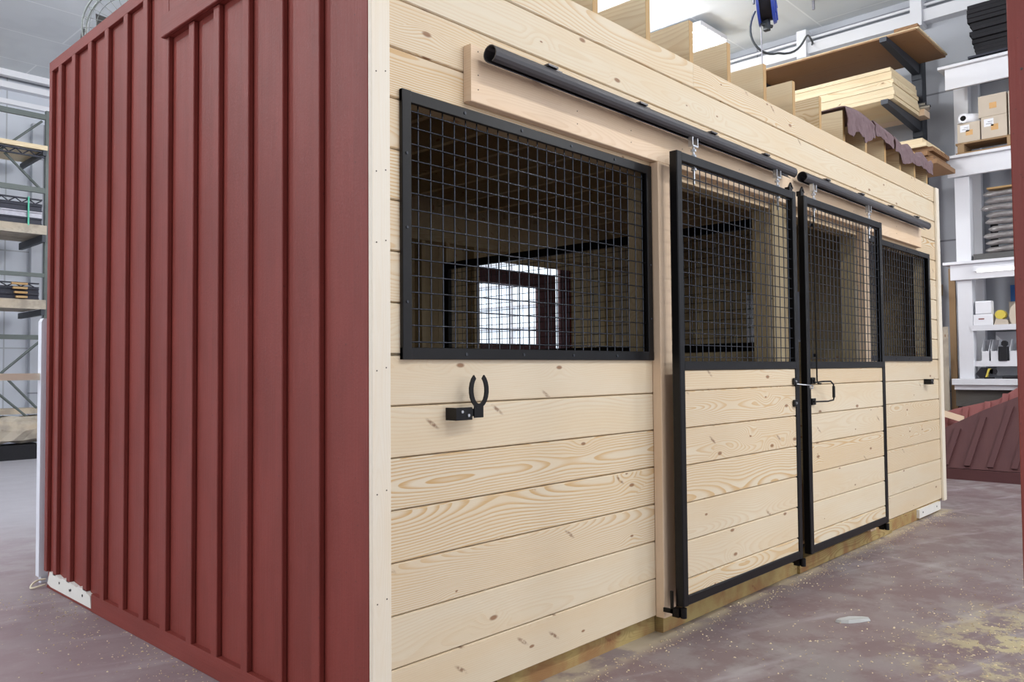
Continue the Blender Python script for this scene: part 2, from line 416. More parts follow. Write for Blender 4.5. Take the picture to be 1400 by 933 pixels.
# ------------------------------------------------------------------ the horse stall building
barn = empty('horse_stall_barn', (3.1, 1.6, FL), 'two-stall horse barn with pine board front and red board and batten end wall', 'barn')
L, D, T = 6.28, 3.245, 2.805

def siding(mb, x0, x1, z0, z1, holes, yf, th, zoff=0.0, gap=0.0022, ch=0.005, joints=True, rseed=0):
    """shiplap boards facing -Y, cut round the holes (x0,x1,z0,z1)"""
    k = int(math.floor((z0 - zoff) / B + 1e-6))
    rng = random.Random(rseed)
    while k * B + zoff < z1 - 1e-4:
        a, c = k * B + zoff, (k + 1) * B + zoff
        lo, hi = max(a, z0), min(c, z1)
        cuts = [x0, x1]
        if joints and rng.random() < 0.45: cuts.insert(1, rng.uniform(x0 + 1.2, x1 - 1.2))
        for ci in range(len(cuts) - 1):
            r = rng.random()
            # z levels cut by hole edges
            zs = sorted({lo, hi} | {h for q in holes for h in q[2:4] if lo + .001 < h < hi - .001})
            for za, zb in zip(zs, zs[1:]):
                zm = (za + zb) / 2
                iv = [(cuts[ci], cuts[ci + 1])]
                for q in holes:
                    if q[2] < zm < q[3]:
                        nv = []
                        for p in iv:
                            if q[1] <= p[0] or q[0] >= p[1]: nv.append(p); continue
                            if q[0] > p[0]: nv.append((p[0], q[0]))
                            if q[1] < p[1]: nv.append((q[1], p[1]))
                        iv = nv
                bot = ch if abs(za - a) < 1e-5 else 0.0
                top = ch if abs(zb - c) < 1e-5 else 0.0
                for xa, xb in iv:
                    if xb - xa < .004: continue
                    g0 = gap if bot else 0; g1 = gap if top else 0
                    prof = [(yf + bot, za + g0), (yf, za + g0 + bot * .7), (yf, zb - g1 - top * .7), (yf + top, zb - g1), (yf + th, zb), (yf + th, za)]
                    j = .0006 if len(cuts) > 2 else 0
                    mb.prism([(p[0], p[1]) for p in prof], 0, xa + j, xb - j, rnd=r, centre=Vector((0, yf, (a + c) / 2)))
        k += 1

W1 = (.128, 1.640, 1.243, 2.158); W2 = (4.50, 6.015, 1.243, 2.158)
D1 = (1.77, 2.965, -.01, 2.15); D2 = (3.165, 4.36, -.01, 2.15)
b = MB(); siding(b, .0, L, 0.0, T, [W1, W2, D1, D2], 0.0, .02, rseed=11)
b.build('front_siding', M['pine'], barn)
# inner faces of the front wall: studs and opening linings
b = MB()
for x in (.12, 1.66, 1.74, 2.975, 3.125, 4.37, 4.45, 6.03):
    b.box(x - .01, x + .03, .021, .12, 0.0, T - .02)
for (x0, x1) in ((.16, 1.64), (4.5, 6.0)):
    b.box(x0, x1, .021, .12, 1.205, 1.242); b.box(x0, x1, .021, .12, 2.16, 2.30)
for (x0, x1) in ((1.79, 2.95), (3.18, 4.35)): b.box(x0, x1, .021, .12, 2.152, 2.34)
b.build('front_framing', M['pine_in'], barn)
b = MB()
for (x0, x1) in ((.16, 1.65), (4.5, 6.0)): b.box(x0, x1, .122, .14, 0, 1.2, grain=0)
b.box(.03, L - .03, .122, .14, 2.35, 2.78, grain=0)
b.build('front_lining', M['pine_in'], barn)

# corner trims and jambs
def nails(mb, pts, y, r=.0025, mi=1):
    for x, z in pts: mb.prism([(p[0], p[1]) for p in circ(x, z, r, 6)], 1, y - .0008, y + .002, mi=mi)
b = MB(); b.box(-.024, .054, -.021, -.001, -.03, 3.10, grain=2, ch=.002)
nails(b, [(dx, z + (dx > 0) * .01) for z in (.42, .78, 1.19, 1.62, 1.86, 2.20, 2.49) for dx in (-.005, .034)], -.0215)
b.build('corner_trim', [M['pine_pale'], M['nail']], barn)
b = MB(); b.box(L - .03, L + .055, -.021, -.001, -.015, 2.80, grain=2, ch=.002); b.box(L + .001, L + .055, .0, .02, -.015, 2.80, grain=2)
b.build('corner_trim', M['pine_pale'], barn)
b = MB(); b.box(1.662, 1.765, -.05, -.001, .0, 2.192, grain=2, ch=.003); b.build('door_jamb', M['pine_board'], barn)
b = MB(); b.box(4.365, 4.468, -.05, -.001, .0, 2.192, grain=2, ch=.003); b.build('door_jamb', M['pine_board'], barn)
b = MB(); b.box(2.966, 3.164, -.012, -.001, .0, 2.192, grain=2, ch=.002); b.build('centre_trim', M['pine_in'], barn)
b = MB(); b.box(.418, 5.72, -.042, -.001, 2.195, 2.412, grain=0, ch=.003, rnd=.31)
nails(b, [(x, z) for x in (.455, 1.05, 1.45, 1.9, 2.5, 3.4, 4.2, 5.1) for z in (2.245, 2.30, 2.39)], -.0425)
b.build('header_board', [M['pine_board'], M['nail']], barn)

# window guards
def wires(mb, x0, x1, z0, z1, y, px=.0585, pz=.0585, r=.0028, ox=0.0, oz=0.0):
    x = x0 + ox
    while x < x1: mb.tube([(x, y + r, z0), (x, y + r, z1)], r, 6, caps=False); x += px
    z = z0 + oz
    while z < z1: mb.tube([(x0, y - r, z), (x1, y - r, z)], r, 6, caps=False); z += pz
def guard(x0, x1, z0, z1, ox, oz):
    w = .042
    b = MB(); y0, y1 = -.016, -.0005
    b.box(x0, x1, y0, y1, z0, z0 + w, ch=.002); b.box(x0, x1, y0, y1, z1 - w, z1, ch=.002)
    b.box(x0, x0 + w, y0 - .0006, y1, z0, z1, ch=.002); b.box(x1 - w, x1, y0 - .0006, y1, z0, z1, ch=.002)
    # angle iron legs returning into the opening
    b.box(x0 + .02, x1 - .02, y1, .03, z0 + .018, z0 + .024); b.box(x0 + .02, x1 - .02, y1, .03, z1 - .024, z1 - .018)
    b.box(x0 + .018, x0 + .024, y1, .03, z0 + .02, z1 - .02); b.box(x1 - .024, x1 - .018, y1, .03, z0 + .02, z1 - .02)
    for x in [x0 + .3 + i * (x1 - x0 - .6) / 3 for i in range(4)]:
        for z in (z0 + .02, z1 - .02): b.prism(circ(x, z, .006, 8), 1, y0 - .003, y0, mi=1)
    for z in [z0 + .2 + i * .26 for i in range(3)]:
        for x in (x0 + .02, x1 - .02): b.prism(circ(x, z, .005, 8), 1, y0 - .004, y0, mi=1)
    g = b.build('window_guard', [M['black'], M['steel_dark']], barn)
    b = MB(); wires(b, x0 + w - .01, x1 - w + .01, z0 + w - .01, z1 - w + .01, .008, ox=ox, oz=oz)
    b.build('wire_mesh', M['wire'], g)
guard(.110, 1.655, 1.228, 2.172, .062, .030)
guard(4.485, 6.032, 1.228, 2.172, .03, .030)

# sliding doors
def door(x0, x1, seed):
    z0, z1, y0, y1, w = .068, 2.232, -.15, -.106, .046
    zr0, zr1 = 1.178, 1.222
    b = MB()
    b.box(x0, x0 + w, y0, y1, z0, z1, grain=2, ch=.004); b.box(x1 - w, x1, y0, y1, z0, z1, grain=2, ch=.004)
    for a, c in ((z0, z0 + .046), (zr0, zr1), (z1 - .046, z1)):
        b.box(x0 + w - .002, x1 - w + .002, y0 + .0006, y1 - .0006, a, c, grain=0, ch=.004)
    d = b.build('sliding_door', M['black'], barn)
    b = MB(); siding(b, x0 + w + .001, x1 - w - .001, z0 + .047, zr0 - .001, [], -.142, .018, zoff=.012, joints=False, rseed=seed)
    b.build('pine_panel', M['pine'], d)
    b = MB(); wires(b, x0 + w - .004, x1 - w + .004, zr1 - .01, z1 - .04, -.135, ox=.022, oz=.03)
    b.build('wire_mesh', M['wire'], d)
    for x in (x0 + .19, x1 - .20):     # trolley bolts
        b = MB()
        b.tube([(x, -.128, 2.10), (x, -.128, z1 + .055)], .0065, 8)
        b.prism(circ(x, -.128, .014, 6), 2, 2.168, 2.180); b.prism(circ(x, -.128, .014, 6), 2, z1 + .001, z1 + .014)
        b.prism(circ(x, -.128, .014, 6), 2, z1 + .03, z1 + .042)
        b.box(x - .026, x + .026, -.142, -.114, z1 + .052, z1 + .060); b.box(x - .028, x - .02, -.14, -.116, z1 + .055, z1 + .10)
        b.box(x + .02, x + .028, -.14, -.116, z1 + .055, z1 + .10)
        b.build('trolley_bolt', M['zinc'], d)
    return d
da = door(1.672, 2.992, 21)
db = door(3.108, 4.448, 33)
# door A furniture
def plate(mb, x, z):
    mb.box(x - .022, x + .03, -.156, -.146, z - .02, z + .02, ch=.002)
    mb.prism(circ(x - .002, z, .007, 8), 1, -.162, -.156, mi=1)
b = MB(); plate(b, 2.925, 1.105); b.build('hasp_plate', [M['black'], M['zinc']], da); b = MB(); plate(b, 2.925, .978)
b.build('hasp_plate', [M['black'], M['zinc']], da)
b = MB(); b.tube([(2.93, -.16, 1.09), (2.96, -.185, 1.085), (3.0, -.20, 1.083), (3.05, -.195, 1.078)], .004, 6, mi=1)
b.tube([(3.05 + .022 * math.cos(a), -.195, 1.070 + .010 * math.sin(a)) for a in [i * math.pi / 5 for i in range(10)]], .004, 6, mi=1, closed=True)
b.build('hasp', [M['black'], M['zinc']], da)
b = MB(); plate(b, 3.175, 1.105); plate(b, 3.175, .978)
b.tube([(3.18, -.16, 1.095), (3.24, -.19, 1.10), (3.30, -.21, 1.10), (3.33, -.215, 1.08), (3.332, -.215, 1.06)], .005, 8)
b.tube([(3.332, -.215, 1.07), (3.332, -.215, 1.0)], .009, 10)
b.tube([(3.332, -.215, 1.0), (3.325, -.215, .985), (3.28, -.20, .978), (3.18, -.16, .978)], .005, 8)
b.build('door_handle', M['black'], db)
b = MB(); b.tube([(3.205, -.165, 2.12), (3.205, -.165, 1.105), (3.212, -.168, 1.088), (3.25, -.17, 1.086)], .005, 8)
for z in (2.05, 1.25): b.box(3.195, 3.215, -.165, -.15, z, z + .02)
b.build('latch_rod', M['black'], db)
for d, x in ((da, 2.97), (db, 3.13)):
    b = MB(); b.box(x - .02, x + .02, -.13, -.1, 2.233, 2.262); b.tube([(x - .01, -.118, 2.255), (x + .02, -.118, 2.29), (x + .045, -.118, 2.262)], .007, 8)
    b.build('stop_hook', M['black'], d)
# lower guides fixed to the skid
for x in (1.665, 2.985, 4.40):
    b = MB(); b.box(x - .016, x - .006, -.104, -.001 if x != 1.665 else -.051, .035, .055); b.box(x - .016, x - .008, -.104, -.09, .0351, .14 if x < 2 else .06)
    b.box(x - .016, x + .02, -.135, -.10, .022, .062); b.prism(circ(x + .004, -.15, .015, 12), 2, .020, .066)
    b.build('door_guide', M['black'], barn)

# tracks
def track(x0, x1, brackets):
    yc, zc, r = -.105, 2.366, .034
    n = 14; outer = [(yc + r * math.cos(a), zc + r * math.sin(a)) for a in [math.radians(-68 + i * (316) / n) for i in range(n + 1)]]
    inner = [(yc + (r - .004) * math.cos(a), zc + (r - .004) * math.sin(a)) for a in [math.radians(248 - i * 316 / n) for i in range(n + 1)]]
    b = MB(); b.prism(outer + inner, 0, x0, x1, caps=False)
    P = outer + inner; N = len(P)
    for x, s in ((x0, 1), (x1, -1)):
        pts = [(x, p[0], p[1]) for p in P]
        b.poly(pts, [(i, i + 1, N - 2 - i, N - 1 - i) for i in range(n)], 0)
    t = b.build('door_track', M['track'], barn)
    for x in brackets:
        b = MB(); b.box(x - .026, x + .026, -.088, -.0505, 2.398, 2.404); b.box(x - .026, x + .026, -.058, -.0505, 2.36, 2.432, ch=.001)
        b.box(x - .03, x + .03, -.132, -.082, 2.398, 2.406); b.prism(circ(x, -.1, .008, 8), 2, 2.404, 2.414)
        b.box(x + .035, x + .075, -.115, -.095, 2.397, 2.403)
        b.build('track_bracket', M['track'], t)
    return t
track(.455, 3.05, (.79, 1.43, 2.07, 2.67))
track(3.19, 5.665, (3.54, 4.145, 4.75, 5.36))

# horseshoe-shaped bridle hook and its plain twin at the far end
def hook(x, z, shoe):
    b = MB()
    b.box(x, x + .004, -.057, -.001, z, z + .046, ch=.0008); b.box(x + .004, x + .080, -.057, -.053, z, z + .046, ch=.001)
    for dx, dz in ((.028, .031), (.060, .017)): b.prism(circ(x + dx, z + dz, .006, 6), 1, -.061, -.057, mi=1)
    if shoe:
        b.box(x + .090, x + .138, -.057, -.053, z + .006, z + .055, ch=.001); b.box(x + .06, x + .125, -.0528, -.049, z + .012, z + .04)
        cx, cz = x + .116, z + .107
        def arc(rx, rz, n=18): return [(cx + rx * math.sin(a), cz - rz * math.cos(a)) for a in [math.radians(-148 + 296 * i / n) for i in range(n + 1)]]
        o_, i_ = arc(.049, .066), arc(.030, .050)
        n = len(o_)
        P = [(p[0], -.058, p[1]) for p in o_ + i_] + [(p[0], -.052, p[1]) for p in o_ + i_]
        F = []
        for i in range(n - 1):
            F += [(i, i + 1, n + i + 1, n + i), (2 * n + i, 3 * n + i, 3 * n + i + 1, 2 * n + i + 1), (i, 2 * n + i, 2 * n + i + 1, i + 1), (n + i, n + i + 1, 3 * n + i + 1, 3 * n + i)]
        F += [(0, n, 3 * n, 2 * n), (n - 1, 3 * n - 1, 4 * n - 1, 2 * n - 1)]
        b.poly(P, F, 2)
    b.build('bridle_hook', [M['black'], M['zinc']], barn)
hook(.319, 1.008, True)
hook(5.83, 1.03, False)

# left end wall: board and batten
b = MB()
P = [(.0, 0), (D, 0)]
WT = 3.105
b.box(.0, .018, .022, D, -.06, WT, grain=2, rnd=.2)
b.build('end_panel', M['red'], barn)
ed = [3.034, 2.803, 2.548, 2.302, 2.044, 1.798, 1.551, 1.29, 1.054, .801, .54, .291]
for i, y in enumerate(ed):
    b = MB(); top = WT - .065 if y > 1.6 else 2.768
    if 1.5 < y < 1.6: top = WT - .005
    b.box(-.024, -.0005, y, y + (.052 if y != 1.551 else .06), .0 if i > 2 else .0, top, grain=2, ch=.003, rnd=random.random())
    b.build('batten', M['red'], barn)
b = MB(); b.box(-.024, -.0005, .0, .085, -.02, WT - .005, grain=2, ch=.003); b.build('batten', M['red'], barn)
b = MB(); b.box(-.024, -.0005, 3.20, D, .0, WT - .065, grain=2, ch=.003); b.build('batten', M['red'], barn)
b = MB(); b.box(-.0242, -.0005, 1.612, D, WT - .0645, WT, grain=1, ch=.002); b.build('top_rail', M['red'], barn)
b = MB(); b.box(-.046, -.0245, .0, 1.585, 2.770, 2.875, grain=1, ch=.003)
b.box(-.0235, -.0005, .09, 1.545, 2.772, WT - .005, grain=1)
b.build('header_rail', M['red'], barn)
b = MB(); b.box(-.0235, -.0005, .0, 2.47, FL + .002, .0, grain=1, rnd=.4)
P = [(2.47, FL + .002), (3.30, FL + .002), (3.30, FL + .016), (2.47, FL + .014)]
b.box(-.0205, -.0005, 2.47, 3.20, FL + .002, FL + .016, grain=1)
b.build('base_board', M['red'], barn)
# bare strip of the skid showing under the battens, with a nibbled upper edge
prof = [(2.472, FL + .017), (3.12, FL + .017), (3.18, FL + .03), (3.14, .008), (3.02, .006), (2.96, -.004), (2.93, .004), (2.80, .006), (2.70, -.004), (2.66, .006), (2.56, .006), (2.54, -.008), (2.49, -.014)]
b = MB(); b.prism([(p[0], p[1]) for p in prof], 0, -.024, -.0006, grain=1)
for y, z in ((2.60, -.032), (2.78, -.035), (2.80, -.04), (2.97, -.028)): b.prism(circ(y, z, .008, 7), 0, -.0255, -.024, mi=1)
b.build('skid_plate', [M['putty'], M['matt_black']], barn)
b = MB(); b.box(5.55, 6.13, -.024, -.0005, -.075, -.006, grain=0)
for x in (5.64, 6.02): b.prism(circ(x, -.035, .008, 7), 1, -.0255, -.024, mi=1)
b.build('skid_plate', [M['putty'], M['matt_black']], barn)
# skids and thresholds
b = MB(); b.box(.62, 1.72, .045, .085, FL, -.002, grain=0, rnd=.12); b.build('skid', M['skid'], barn)
b = MB(); b.box(1.725, 3.235, -.001, .12, FL, -.004, grain=0, rnd=.62, ch=.004); b.build('skid', M['skid'], barn)
b = MB(); b.box(3.24, 4.9, -.018, .12, FL, -.008, grain=0, rnd=.37, ch=.004); b.build('skid', M['skid'], barn)
b = MB(); b.box(4.905, 6.2, .0, .12, FL, -.002, grain=0, rnd=.83, ch=.004); b.build('skid', M['skid'], barn)
b = MB(); b.box(.02, .6, .09, .17, FL, -.002, grain=0); b.box(.02, L, 3.0, 3.1, FL, -.002, grain=0); b.build('skid', M['skid'], barn)
b = MB(); b.box(.02, L - .02, .145, 3.1, -.002, .02, grain=0); b.build('stall_floor', M['ply_brown'], barn)

# back wall with door opening in the second stall
OX0, OX1, OZ1 = 3.58, 4.94, 2.22
b = MB()
def panels(mb, x0, x1, z0, z1, y0, y1, w=.305):
    x = x0
    while x < x1 - .01:
        mb.box(x + .0015, min(x + w, x1) - .0015, y0, y1, z0, z1, grain=2); x += w
panels(b, .02, OX0, .02, 2.78, 3.15, 3.17); panels(b, OX1, L - .02, .02, 2.78, 3.15, 3.17); panels(b, OX0, OX1, OZ1, 2.78, 3.15, 3.17)
b.build('back_wall', M['pine_in'], barn)
b = MB()
b.box(.02, L - .07, 3.04, 3.149, 2.30, 2.56, grain=0)
b.build('back_header', M['pine_in'], barn)
for x in (.25, .85, 1.45, 2.05, 2.62, 2.80, 3.42, 5.5, 6.1):
    b = MB(); b.box(x, x + .04, 3.055, 3.149, .02, 2.299); b.build('wall_stud', M['pine_in'], barn)
b = MB(); b.box(.02, L, 3.171, 3.19, -.02, OZ1 * 0 + .02); panels(b, 0.0, OX0, -.02, 2.8, 3.171, 3.19); panels(b, OX1, L, -.02, 2.8, 3.171, 3.19); panels(b, OX0, OX1, OZ1, 2.8, 3.171, 3.19)
b.build('back_siding', M['red'], barn)
# half-glazed red back door hanging just outside the opening
b = MB()
b.box(3.50, 4.73, 3.20, 3.24, 2.02, 2.15, grain=0); b.box(4.46, 4.73, 3.20, 3.24, .03, 2.02, grain=2); b.box(3.50, 3.60, 3.20, 3.24, .03, 2.02, grain=2)
b.box(3.60, 4.46, 3.205, 3.235, .03, 1.40, grain=2); b.box(3.60, 4.46, 3.20, 3.24, 1.34, 1.43, grain=0)
b.build('back_door', M['red_purple'], barn)
b = MB(); b.box(4.80, 4.97, 3.195, 3.23, .03, 2.40, grain=2); b.build('back_door_jamb', M['red_purple'], barn)
# far end wall with a small opening
b = MB()
def sidex(mb, y0, y1, z0, z1):
    z = z0
    while z < z1 - .01: mb.box(L - .06, L - .04, y0, y1, z + .001, min(z + B, z1) - .001, grain=1); z += B
sidex(b, .13, 1.16, .02, 2.78); sidex(b, 1.82, 3.14, .02, 2.78); sidex(b, 1.16, 1.82, .02, 1.44); sidex(b, 1.16, 1.82, 1.95, 2.78)
b.build('far_end_lining', M['pine_in'], barn)
b = MB(); b.box(L - .02, L + .001, .022, 1.16, -.02, 2.8, grain=2); b.box(L - .02, L + .001, 1.82, D, -.02, 2.8, grain=2); b.box(L - .02, L + .001, 1.16, 1.82, -.02, 1.44, grain=2); b.box(L - .02, L + .001, 1.16, 1.82, 1.95, 2.8, grain=2)
b.build('far_end_panel', M['red'], barn)
b = MB(); b.box(L - .065, L + .01, 1.74, 1.82, 1.44, 1.95); b.box(L - .065, L + .01, 1.16, 1.74, 1.44, 1.46); b.build('end_window_casing', M['white_v'], barn)
for y in (.16, .52, 2.35):
    b = MB(); b.box(L - .16, L - .061, y, y + (.14 if y == .52 else .04), .02, 2.58, grain=2); b.build('wall_stud', M['pine_in'], barn)
# left end lining
b = MB()
z = .02
while z < 2.77: b.box(.045, .065, .125, 3.04, z + .001, min(z + B, 2.78) - .001, grain=1); z += B
b.build('end_lining', M['pine_in'], barn)
# partition between the stalls
PX = 3.05
part = MB(); siding_z = .02
z = .02
while z < 1.28: part.box(PX - .02, PX + .02, .125, 3.04, z + .001, min(z + B, 1.285) - .001, grain=1); z += B
pt = part.build('partition', M['pine_in'], barn)
b = MB()
for a, c in ((2.975, 3.03),): b.box(PX - .02, PX + .02, a, c, 1.29, 2.12)
b.box(PX - .02, PX + .02, .135, 2.975, 1.29, 1.345); b.box(PX - .02, PX + .02, .135, 2.975, 2.06, 2.12)
b.build('guard_frame', M['black'], pt)
b = MB(); y = .19
while y < 2.96: b.tube([(PX, y, 1.33), (PX, y, 2.07)], .0026, 5, caps=False); y += .0585
z = 1.38
while z < 2.05: b.tube([(PX - .005, .135, z), (PX - .005, 2.98, z)], .0026, 5, caps=False); z += .0585
b.build('wire_mesh', M['wire'], pt)
b = MB(); b.box(PX - .045, PX + .045, .1215, .133, .02, 2.34, grain=2); b.box(PX - .02, PX + .02, 3.0, 3.039, .02, 2.3, grain=2)
b.build('partition_post', M['pine_in'], barn)

# ceiling deck, joists
b = MB()
x = .02
while x < L - .05: b.box(x, min(x + 1.2, L - .04), .025, D - .1, 2.785, 2.80, grain=1); x += 1.202
b.build('roof_deck', M['ply_brown'], barn)
jx = [.06, .45, .86, 1.27, 1.70, 2.11, 2.52, 2.97, 3.38, 3.80, 4.22, 4.65, 5.07, 5.43, 5.80, 6.14]
for i, x in enumerate(jx):
    if i > 0:
        b = MB(); b.box(x - .02, x + .016, .022, 3.1, 2.801, 3.045, grain=1)
        # sawn front end shows a darker cut face
        b.box(x - .02, x + .016, .0205, .0222, 2.80, 3.045, grain=2, mi=1)
        b.box(x + .0162, x + .018, .0205, 3.1, 2.801, 3.045, grain=1, mi=1)
        b.build('roof_joist', [M['ply'], M['ply_edge']], barn)
    b = MB(); b.box(x - .02, x + .02, .15, 3.03, 2.60, 2.784, grain=1); b.build('ceiling_joist', M['pine_in'], barn)
b = MB(); b.box(.45, 6.18, 3.101, 3.12, 2.8, 3.045, grain=0); b.build('rim_joist', M['ply'], barn)

# ------------------------------------------------------------------ torn felt strips on the far joists
def strip(name, x0, x1, zf, drop, deep, label, seed, nx=22):
    """sheet lying over joist tops with a ragged flap hanging down the front"""
    rng = random.Random(seed); b = MB(); rows = []
    for i in range(nx + 1):
        x = x0 + (x1 - x0) * i / nx; z0 = zf(x) ; dr = drop * (.85 + .15 * math.sin(i * .45 + seed) + .12 * math.sin(i * .21) + rng.uniform(-.05, .05))
        row = [(x, deep, z0 + .004)]
        for t in (.8, .55, .3): row.append((x + rng.uniform(-.006, .006), deep * t, z0 + rng.uniform(-.006, .012)))
        row += [(x, .03, z0 + rng.uniform(.0, .012)), (x, -.002, z0 + .006)]
        for t in (.2, .45, .7, 1.0): row.append((x + rng.uniform(-.01, .01), -.012 - rng.uniform(0, .008) - .008 * math.sin(i * .7), z0 - dr * t))
        rows.append(row)
    m = len(rows[0]); P = [q for r in rows for q in r]; n = len(P)
    P2 = P + [(q[0], q[1] - .006 if k % m > 5 else q[1], q[2] + (.007 if k % m <= 5 else 0)) for k, q in enumerate(P)]
    F = []
    for i in range(len(rows) - 1):
        for j in range(m - 1):
            a = i * m + j; F += [(a, a + 1, a + m + 1, a + m), (n + a, n + a + m, n + a + m + 1, n + a + 1)]
        for j in (0, m - 1): a = i * m + j; F.append((a, a + m, n + a + m, n + a))
    for j in range(m - 1):
        for i in (0, len(rows) - 1): a = i * m + j; F.append((a, a + 1, n + a + 1, n + a))
    b.poly(P2, F, 0, .5, smooth=False)
    return tag(b.build(name, M['felt']), label, 'felt', 'torn felt on the joist tops')
strip('felt_strip', 4.19, 4.72, lambda x: 3.056 + .02 * math.sin((x - 4.19) / .53 * 3.1), .20, .55, 'mauve felt folded over the roof joists, leftmost and bulkiest piece', 1)
strip('felt_strip', 4.75, 5.16, lambda x: 3.075 - .06 * (x - 4.75), .11, .35, 'torn mauve felt flap over the joists between the other two pieces', 2, 14)
strip('felt_strip', 5.20, 6.20, lambda x: 3.05 - .05 * math.sin((x - 5.2) * math.pi / .36) ** 2, .14, .4, 'mauve felt sagging over the last roof joists at the far corner', 3, 34)

# ------------------------------------------------------------------ fan on the roof deck
fan = empty('drum_fan', (.36, 2.95, 2.80), 'round caged fan standing on top of the stall roof', 'fan')
fc = Vector((.36, 2.95, 3.32)); fr = .285
nrm = Vector((-.52, -.82, -.1)).normalized(); ax1 = nrm.cross(Vector((0, 0, 1))).normalized(); ax2 = ax1.cross(nrm)
def ring(r, off, n=40): return [fc + nrm * off + (ax1 * math.cos(2 * math.pi * i / n) + ax2 * math.sin(2 * math.pi * i / n)) * r for i in range(n)]
b = MB()
b.tube(ring(fr, .03), .006, 6, closed=True); b.tube(ring(fr, -.06), .006, 6, closed=True)
for r, o in ((.07, .065), (.14, .06), (.20, .052), (.24, .045)): b.tube(ring(r, o), .0022, 5, closed=True)
for k in range(26):
    a = 2 * math.pi * k / 26; dr = ax1 * math.cos(a) + ax2 * math.sin(a)
    b.tube([fc + nrm * .065 + dr * .05, fc + nrm * .06 + dr * .16, fc + nrm * .03 + dr * fr, fc - nrm * .06 + dr * fr], .0022, 5)
b.build('guard', M['grille'], fan)
b = MB()
for k in range(3):
    a0 = 2 * math.pi * k / 3
    pts = []
    for t, w in ((.05, .25), (.14, .5), (.23, .42)):
        for s_, o in ((-w, -.02), (w, .02)):
            a = a0 + s_; pts.append(fc + nrm * o + (ax1 * math.cos(a) + ax2 * math.sin(a)) * t)
    b.poly([tuple(p) for p in pts] + [tuple(p - nrm * .004) for p in pts], [(0, 1, 3, 2), (2, 3, 5, 4), (6, 8, 9, 7), (8, 10, 11, 9), (0, 2, 8, 6), (2, 4, 10, 8), (1, 7, 9, 3), (3, 9, 11, 5), (4, 5, 11, 10), (0, 6, 7, 1)], 0, .5)
b.build('blade', M['motor'], fan)
b = MB(); b.tube([fc + nrm * .07, fc - nrm * .14], .05, 16); b.build('motor', M['motor'], fan)
b = MB()
for s_ in (-1, 1):
    b.tube([fc + ax1 * s_ * fr, fc + ax1 * s_ * (fr + .02) - Vector((0, 0, .2)), Vector((fc.x, fc.y, 2.815)) + ax1 * s_ * .2 + nrm * .02], .011, 8)
    b.tube([Vector((fc.x, fc.y, 2.813)) + ax1 * s_ * .2 + nrm * .1, Vector((fc.x, fc.y, 2.813)) + ax1 * s_ * .2 - nrm * .1], .011, 8)
b.tube([fc - nrm * .1, fc - nrm * .1 - Vector((0, 0, .46))], .014, 8); b.build('stand', M['motor'], fan)
tb = MB(); tb.box(.03, .36, 1.72, 2.13, 2.802, 3.50, ch=.01); tag(tb.build('control_box', M['motor'], loc=(.19, 1.93, 2.80)), 'dark grey box standing on the roof beside the fan', 'box')

# ------------------------------------------------------------------ blue reel hanging from the ceiling
reel = empty('cord_reel', (6.0, 1.45, 4.62), 'blue cord reel hanging from the ceiling above the barn', 'reel')
rc = Vector((6.0, 1.44, 4.90)); ra = Vector((.35, -.93, .05)).normalized(); rb = ra.cross(Vector((0, 0, 1))).normalized(); ru = rb.cross(ra)
def rring(r, off, n=28): return [rc + ra * off + (rb * math.cos(2 * math.pi * i / n) + ru * math.sin(2 * math.pi * i / n)) * r for i in range(n)]
b = MB()
for o0, o1 in ((.055, .085), (-.085, -.06)):
    A, Bq = rring(.235, o0), rring(.225, o1); n = len(A)
    b.poly(A + Bq, [(i, (i + 1) % n, n + (i + 1) % n, n + i) for i in range(n)] + [tuple(range(n)), tuple(range(2 * n - 1, n - 1, -1))], 0, .5)
for k in range(6):
    a = k * math.pi / 3; dr = rb * math.cos(a) + ru * math.sin(a)
    b.tube([rc + ra * .09 + dr * .03, rc + ra * .09 + dr * .2], .008, 6)
b.build('side_disc', M['blue'], reel)
b = MB(); b.tube([rc - ra * .06, rc + ra * .055], .19, 28); b.build('wound_cord', M['matt_black'], reel)
b = MB(); b.box(rc.x - .03, rc.x + .03, rc.y - .03, rc.y + .03, rc.z - .3, rc.z - .2, ch=.006); b.tube([rc + Vector((-.05, .03, -.24)), rc + Vector((.06, -.03, -.25))], .018, 8)
b.build('cord_guide', M['cord'], reel)
b = MB(); b.tube([rc + Vector((0, 0, .1)), (rc.x, rc.y, CZ)], .02, 8); b.tube([rc - ra * .12, rc - ra * .12 + Vector((0, 0, .3)), rc + ra * .12 + Vector((0, 0, .3)), rc + ra * .12], .012, 8)
b.build('hanging_bracket', M['steel_dark'], reel)
b = MB(); b.tube([(6.0, 1.50, 4.66), (6.0, 1.495, 4.25), (6.0, 1.49, 3.06)], .006, 6); b.build('pull_cord', M['grey_metal'], reel)
def bez(p0, p1, p2, p3, n=14):
    return [Vector(p0) * (1 - t) ** 3 + 3 * Vector(p1) * t * (1 - t) ** 2 + 3 * Vector(p2) * t * t * (1 - t) + Vector(p3) * t ** 3 for t in [i / n for i in range(n + 1)]]
b = MB(); b.tube(bez((6.0, 1.56, 4.84), (6.0, 1.72, 4.62), (6.0, 1.52, 4.33), (6.2, 1.42, 4.42)) + bez((6.2, 1.42, 4.42), (6.6, 1.25, 4.42), (7.6, 1.75, 5.3), (8.6, 2.05, 5.42)) [1:]+ bez((8.6, 2.05, 5.42), (9.2, 2.3, 5.6), (9.5, 2.45, 5.78), (9.75, 2.5, 5.88))[1:], .012, 8)
b.build('power_cable', M['cord'], reel)

